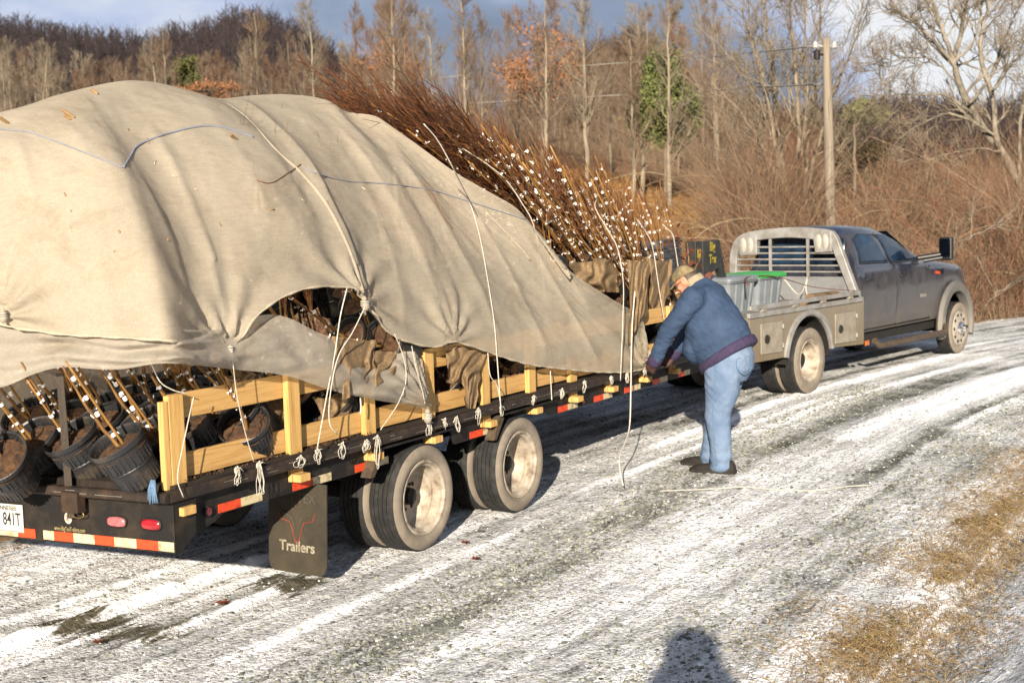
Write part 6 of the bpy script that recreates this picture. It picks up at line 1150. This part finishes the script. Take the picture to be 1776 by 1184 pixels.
row = [('pale', 8, 58, -10), ('fan', 46, 52, 45), ('fan', 78, 55, 40), ('pale', 104, 58, 25), ('brown', 172, 60, 50), ('rust', 205, 64, 52), ('brown', 246, 60, 40), ('pale', 315, 56, 5), ('brown', 362, 62, 45), ('rust', 408, 58, 30), ('pale', 465, 50, -40), ('brown', 524, 62, 10), ('pale', 561, 60, -10), ('pale', 693, 46, -70), ('brown', 722, 56, -40), ('pale', 764, 50, 10), ('pale', 818, 44, -80), ('brown', 848, 58, -30), ('rust', 905, 56, -10), ('pale', 955, 44, -50), ('pale', 1021, 41, -60), ('brown', 1068, 56, 40), ('pale', 1108, 43, 20), ('pale', 1117, 44, -10), ('pale', 1168, 42, -20)]
for i, (k, px, Z, yt) in enumerate(row): place_tree(k, i, px, Z, yt, f'bare {"fan shaped" if k == "fan" else "pale trunked" if k == "pale" else "brown"} tree, {ORD[i]} from left at the near edge of the woods', 'bare trees along the near edge of the woods')
rw = random.Random(17)
for i in range(84):
    px = rw.uniform(-60, 1290) if i < 48 else rw.uniform(-40, 660); Z = rw.uniform(62, 105) if i < 48 else rw.uniform(56, 80); place_tree(rw.choice(('brown', 'brown', 'rust', 'pale')), i, px, Z, rw.uniform(20, 75) if px < 640 else rw.uniform(-60, 80), 'slender bare tree in the hazy rows deeper in the woods', 'bare trees deeper in the woods')
# guided trees on the right, drawn limb by limb
def guided(name, limbs, Z, bark, twm, seed, label, twn=(9, 7, 4), zj=1.2, up=.07, rk_=.62):
    g = np.random.default_rng(seed); Ps = []; Rs = []
    for L_, r0, r1 in limbs:
        P = cr([(*p, 0) for p in L_], 14); off = np.linspace(0, 1, 14)*g.uniform(-zj, zj); P3 = np.array([CAM+ray(x, y)*((Z+o)/ray(x, y)[1]) for (x, y, _), o in zip(P, off)]); P3[1:-1] += g.normal(0, .02, (12, 3)); Ps.append(P3); Rs.append(np.linspace(r0, r1, 14)*rk_)
    P = np.array(Ps); R = np.array(Rs); A, AR = kids(P, R, twn[0], .25, 1, .45, .95, lambda u, L_: .36*L_*(1.15-.7*u)+.25, 8, up, g, .5, .16); B, BR = kids(A, AR, twn[1], .15, 1, .4, .85, lambda u, L_: .42*L_*(1.15-.7*u)+.15, 6, up*.7, g, .6, .16); C, CR = kids(B, BR, twn[2], .1, 1, .4, .8, lambda u, L_: .5*L_*(1.1-.6*u)+.08, 4, up*.5, g, .7)
    t = finish(name, [(P, R), (A, np.maximum(AR, .009))], [(B, np.maximum(BR, .005)), (C, np.maximum(CR, .0038))], bark, twm); t['label'] = label; return t
SYC = pmat('sycamore_bark', (.30, .26, .205), (.10, .088, .07), 2.2, .9, .3, 14, lo=.4, hi=.62)
syc = [([(1800, 360), (1765, 310), (1735, 262), (1700, 215), (1672, 165), (1655, 110), (1668, 50), (1682, -40)], .27, .06), ([(1655, 112), (1638, 60), (1606, -30)], .11, .05), ([(1657, 118), (1612, 62), (1560, 16), (1520, -30)], .10, .03), ([(1692, 200), (1645, 168), (1585, 164), (1520, 170)], .08, .015), ([(1705, 222), (1650, 198), (1600, 212), (1555, 245)], .08, .015), ([(1738, 262), (1690, 258), (1640, 270), (1590, 282)], .05, .012), ([(1775, 330), (1730, 245), (1722, 170), (1700, 95), (1714, 20), (1735, -40)], .17, .05), ([(1722, 165), (1750, 120), (1776, 90), (1800, 70)], .07, .02), ([(1655, 110), (1690, 70), (1700, 20), (1705, -30)], .08, .03), ([(1680, 180), (1720, 130), (1745, 60), (1776, 0)], .08, .03), ([(1668, 160), (1630, 110), (1580, 100), (1530, 110)], .06, .012), ([(1612, 62), (1600, 90), (1560, 110), (1500, 125)], .04, .01), ([(1770, 320), (1768, 220), (1790, 120), (1800, 40)], .10, .04)]
guided('sycamore_tree', syc, 34, SYC, TW2, 31, 'big leaning pale tree with crooked spreading limbs at the right edge', (12, 8, 5), rk_=.56)
ms = [([(1372, 400), (1352, 290), (1330, 160), (1285, 10)], .12, .03), ([(1372, 400), (1350, 240), (1340, 120), (1318, -30)], .13, .04), ([(1384, 400), (1386, 260), (1380, 130), (1366, -30)], .13, .04), ([(1390, 400), (1398, 290), (1418, 120), (1424, -30)], .11, .03), ([(1392, 400), (1410, 280), (1450, 150), (1505, 20)], .10, .02), ([(1380, 390), (1330, 270), (1285, 195), (1235, 145)], .08, .015), ([(1376, 400), (1330, 330), (1270, 255), (1205, 190)], .07, .012), ([(1360, 330), (1330, 210), (1290, 130), (1240, 70)], .07, .015), ([(1395, 390), (1440, 280), (1490, 210), (1530, 150)], .07, .012), ([(1386, 300), (1400, 160), (1395, 40), (1400, -20)], .07, .03)]
guided('bare_tree', ms, 36, BARKP, TW2, 33, 'tall spreading many stemmed bare tree behind the utility pole', (14, 9, 5), up=.09)
guided('bare_tree', [([(1478, 400), (1484, 300), (1482, 215)], .09, .05), ([(1480, 330), (1460, 300), (1440, 290)], .03, .01)], 34, BARKG, TW2, 35, 'short broken pale snag right of the utility pole', (3, 3, 2))
guided('bare_tree', [([(1600, 520), (1640, 470), (1655, 420), (1660, 385)], .035, .01), ([(1655, 425), (1700, 405), (1770, 380)], .02, .006), ([(1690, 560), (1740, 500), (1800, 470)], .03, .01)], 24.6, SYC, TW2, 36, 'pale forked sapling in the brush right of the pickup', (5, 3, 2), .3)
# evergreens and the oaks that kept their leaves
def leafy(name, px, py, w_, h_, Z, N, mat, seed, label, leaf=(.05, .11), shape=1., trunk=True, clump=26):
    g = np.random.default_rng(seed); d = ray(px, py); C = CAM+d*(Z/d[1]); sx = w_/FPX*Z/2; sz = h_/FPX*Z/2; cl = g.normal(0, 1, (clump, 3)); cl /= np.linalg.norm(cl, axis=1, keepdims=True); cl *= g.uniform(.25, 1, (clump, 1))**.5
    cl[:, :2] *= (1-shape*.42*(cl[:, 2:]+.4)); k = g.integers(0, clump, N); P = cl[k]+g.normal(0, .16, (N, 3)); pos = C+P*np.array([sx, sx, sz]); a = g.normal(0, 1, (N, 3))+np.array([0, 0, .6]); a /= np.linalg.norm(a, axis=1, keepdims=True); b_ = np.cross(a, g.normal(0, 1, (N, 3))); b_ /= np.linalg.norm(b_, axis=1, keepdims=True); s = g.uniform(*leaf, N)[:, None]
    V = np.stack([pos-a*s, pos+b_*s*.33, pos+a*s, pos-b_*s*.33], 1).reshape(-1, 3); t = thing(name, label, 'tree'); np_obj('foliage', V, np.arange(N*4).reshape(N, 4), mat, t, smooth=False)
    zb = float(terrain(C[0], C[1]))-.1; Tk = np.array([[C[0], C[1], zb], [C[0]+.05, C[1], (zb+C[2])/2], [C[0], C[1], C[2]+sz*.8]]); bt = MB(); bt.tube(cr(Tk, 8), np.linspace(.11, .02, 8), 6)
    for q in cl[:14]: bt.tube([np.array([C[0], C[1], C[2]+(q[2]-.4)*sz*.7]), C+q*np.array([sx, sx, sz])], .02, 4)
    bt.build('trunk', BARKG, t, smooth=180); return t
GRN1 = pmat('cedar_green', (.22, .25, .075), (.09, .115, .04), .8, .8, island=.8, lo=.2, hi=.8); GRN2 = pmat('yellow_green_needles', (.15, .15, .045), (.07, .08, .028), .8, .8, island=.8, lo=.2, hi=.8); ORG = pmat('orange_oak_leaves', (.36, .16, .07), (.24, .12, .06), .8, .8, island=.8, lo=.2, hi=.8); OLV = pmat('olive_vine_leaves', (.16, .135, .045), (.085, .08, .03), .8, .8, island=.9, lo=.2, hi=.8)
leafy('cedar_tree', 1150, 168, 120, 140, 44, 17000, GRN1, 1, 'bright green bushy cedar at the foot of the wooded slope', clump=60)
leafy('cedar_tree', 322, 132, 70, 66, 57, 3000, GRN2, 2, 'small yellow green pine rising behind the left cloth hump', clump=24)
leafy('cedar_tree', 1500, 196, 80, 44, 52, 4200, GRN1, 3, 'low dark green pine right of the utility pole', clump=30)
leafy('oak_tree', 935, 112, 150, 130, 52, 2600, ORG, 4, 'oak with rusty orange leaves in the middle of the woods', (.05, .12), .3, clump=34)
leafy('oak_tree', 690, 100, 110, 60, 62, 1200, ORG, 5, 'oak with faded orange leaves left of the middle', (.05, .11), .2, clump=22)
leafy('oak_tree', 360, 158, 120, 30, 54, 1100, ORG, 6, 'low shrubby oak with orange leaves along the top of the cloth', (.05, .11), .2, clump=20)
leafy('vine_thicket', 1500, 262, 130, 100, 38, 2600, OLV, 7, 'olive green vine covered shrub beside the utility pole', (.03, .07), .2, clump=40)['category'] = 'shrub'
# ------------------------------------------------------------------ brush, canes and grass: nobody could count it
def brush(name, N, seed, samp, h0, h1, mat, side=3, rad=.006):
    g = np.random.default_rng(seed); X, Y = samp(g, N); N = len(X); Z = terrain(X, Y)-.05; H = g.uniform(h0, h1, N)*(.18+3.0*fbm(X*.45, Y*.45, 3)**2); _az = X/Y; H = H*np.where((_az > .055) & (_az < .165) & (Y < 45), .55, 1.); a = g.uniform(0, 6.28, N); ln = g.uniform(.1, .9, N)*H; t = np.linspace(0, 1, 5)
    P = np.stack([X[:, None]+np.cos(a)[:, None]*ln[:, None]*t**1.7, Y[:, None]+np.sin(a)[:, None]*ln[:, None]*t**1.7, Z[:, None]+H[:, None]*(t-.30*t*t*g.uniform(0, 1.5, N)[:, None])], -1)+g.normal(0, .02, (N, 5, 3)); R = rad*g.uniform(.7, 1.5, N)[:, None]*(1-.75*t)
    A, AR = kids(P, R, side, .25, .95, .3, .8, lambda u, L_: .42*L_*(1.1-u)+.12, 4, .08, g, .7, .14); V, F = joinVF([tubes_np(P, R, 3), tubes_np(A, np.maximum(AR, .003), 3)]); return tag(np_obj(name, V, F, mat), kind='stuff')
BRU = pmat('rust_brush', (.33, .14, .08), (.13, .085, .06), .32, .85, island=.65, lo=.1, hi=.9, c3=(.20, .11, .065)); BRU2 = pmat('tan_brush', (.38, .28, .18), (.16, .10, .07), .32, .85, island=.65, lo=.1, hi=.9, c3=(.26, .17, .10))
def s_road(u0, u1, v0, v1):
    def f(g, N): u = g.uniform(u0, u1, N); v = v0-(v0-v1)*g.random(N)**1.3; x, y = road_xy(u, v); k = y > 6; return x[k], y[k]
    return f
brush('brush', 13000, 41, s_road(4, 40, -2.9, -12), .45, 1.9, BRU, 4); brush('brush', 5500, 42, s_road(3, 42, -3.2, -11), .6, 2.2, BRU2, 4); brush('brush', 2600, 43, s_road(-8, 4, -3.6, -9), .6, 1.8, BRU2, 3)
def s_hill(g, N): Y = g.uniform(26, 62, N); a = g.uniform(-.40, .30, N); X = a*Y; u, v = lat(X, Y); k = (v < -9) & ~((a > .05) & (a < .168) & (Y < 52)); return X[k], Y[k]
brush('brush', 8000, 44, s_hill, .3, 1.1, BRU, 3, .007)
def s_tall(g, N): Y = g.uniform(27, 46, N); a = g.uniform(.155, .46, N); X = a*Y; u, v = lat(X, Y); k = v < -3.5; return X[k], Y[k]
brush('brush', 7000, 48, s_tall, 1.0, 3.2, BRU2, 4, .008); brush('brush', 6000, 49, s_tall, .8, 2.6, BRU, 4, .008)
def s_far(g, N): Y = g.uniform(46, 90, N); a = g.uniform(.18, .46, N); return a*Y, Y
brush('brush', 7000, 50, s_far, .8, 3.0, BRU, 3, .011)
def s_edge(g, N): u = g.uniform(14, 50, N); v = g.uniform(-3.4, -2.5, N); return road_xy(u, v)
brush('brush', 2600, 45, s_edge, .15, .6, BRU2, 2, .004)
def s_hill2(g, N): Y = g.uniform(60, 110, N); a = g.uniform(-.44, .2, N); k = (a < .03) | (g.random(N) < .35); return a[k]*Y[k], Y[k]
brush('undergrowth', 9000, 46, s_hill2, 1.2, 4.2, TW1, 4, .012)
def canes(N, seed):
    g = np.random.default_rng(seed); u = g.uniform(6, 34, N); v = g.uniform(-11, -4, N); X, Y = road_xy(u, v); Z = terrain(X, Y); H = g.uniform(1.4, 3.0, N); a = g.uniform(0, 6.28, N); ln = g.uniform(.5, 1.3, N)*H; t = np.linspace(0, 1, 9)
    P = np.stack([X[:, None]+np.cos(a)[:, None]*ln[:, None]*t**1.5, Y[:, None]+np.sin(a)[:, None]*ln[:, None]*t**1.5, Z[:, None]+H[:, None]*(1.5*t-.9*t*t)], -1)+np.cumsum(g.normal(0, .012, (N, 9, 3)), 1); tag(np_obj('canes', *tubes_np(P, .011*(1-.6*t)[None], 4), pmat('pale_cane', (.42, .33, .20), (.26, .19, .11), 2, .8, island=.8)), kind='stuff')
canes(330, 3)
def bank_grass(N, seed):
    g = np.random.default_rng(seed); Y = g.uniform(27, 52, N); a = g.uniform(-.02, .22, N); X = a*Y; k = (fbm(X*.3, Y*.3, 3) > .36); X, Y = X[k], Y[k]; N = len(X); Z = terrain(X, Y)-.02; h = g.uniform(.12, .45, N); an = g.uniform(0, 6.28, N); t = np.linspace(0, 1, 3)
    P = np.stack([X[:, None]+np.cos(an)[:, None]*h[:, None]*.7*t**2, Y[:, None]+np.sin(an)[:, None]*h[:, None]*.7*t**2, Z[:, None]+h[:, None]*t], -1); tag(np_obj('dry_grass', *tubes_np(P, .010*(1-.7*t)[None], 3), pmat('orange_bank_grass', (.50, .28, .10), (.30, .16, .065), .5, .85, island=.9)), kind='stuff')
bank_grass(60000, 9)
# ------------------------------------------------------------------ utility pole and wires
def at_(px, py, Z): d = ray(px, py); return CAM+d*(Z/d[1])
PZ = 29.; pole = thing('utility_pole', 'weathered grey wooden utility pole rising behind the pickup', 'utility pole'); pt, pb_ = at_(1433, 68, PZ), at_(1441, 400, PZ)
b = MB(); b.tube([pb_, (pt+pb_)/2, pt], [.115, .105, .085], 14); b.build('pole', pmat('weathered_pole', (.34, .29, .22), (.20, .165, .125), 2.5, .9, .4, 20, stretch=(5, 5, .4)), pole, smooth=50)
CER = pmat('white_porcelain', (.6, .6, .58), None, 9, .25)
for dx in (-19, 14):
    c = at_(1433+dx, 78, PZ-.05); b = MB(); b.lathe([(-.07, .015), (-.06, .055), (-.02, .04), (-.01, .06), (.03, .04), (.06, .028), (.07, .01)], c, 'z', 14); b.tube([c, at_(1433, 82, PZ)], .015, 6); b.build('insulator', CER, pole, smooth=40)
c = at_(1417, 95, PZ-.05); b = MB(); b.lathe([(-.11, .03), (-.10, .07), (.08, .07), (.10, .04), (.11, .015)], c, 'z', 12); b.tube([c, at_(1433, 95, PZ)], .03, 6); b.build('cutout_switch', BLACK, pole, smooth=40)
WIRE = pmat('weathered_wire', (.42, .40, .36), None, 9, .5)
for lab, p in (('upper power line sagging from the pole top across the woods', [(1414, 80, PZ), (1300, 92, 38), (1200, 101, 50), (960, 118, 56), (728, 138, 62), (560, 155, 68)]), ('lower power line strung from the pole across the woods', [(1432, 146, PZ), (1302, 152, 38), (1200, 159, 50), (960, 171, 55), (725, 185, 60), (520, 200, 66)])):
    b = MB(); b.tube(cr([at_(*q) for q in p], 40), .02, 5); tag(b.build('power_line', WIRE, smooth=180), lab, 'power line')
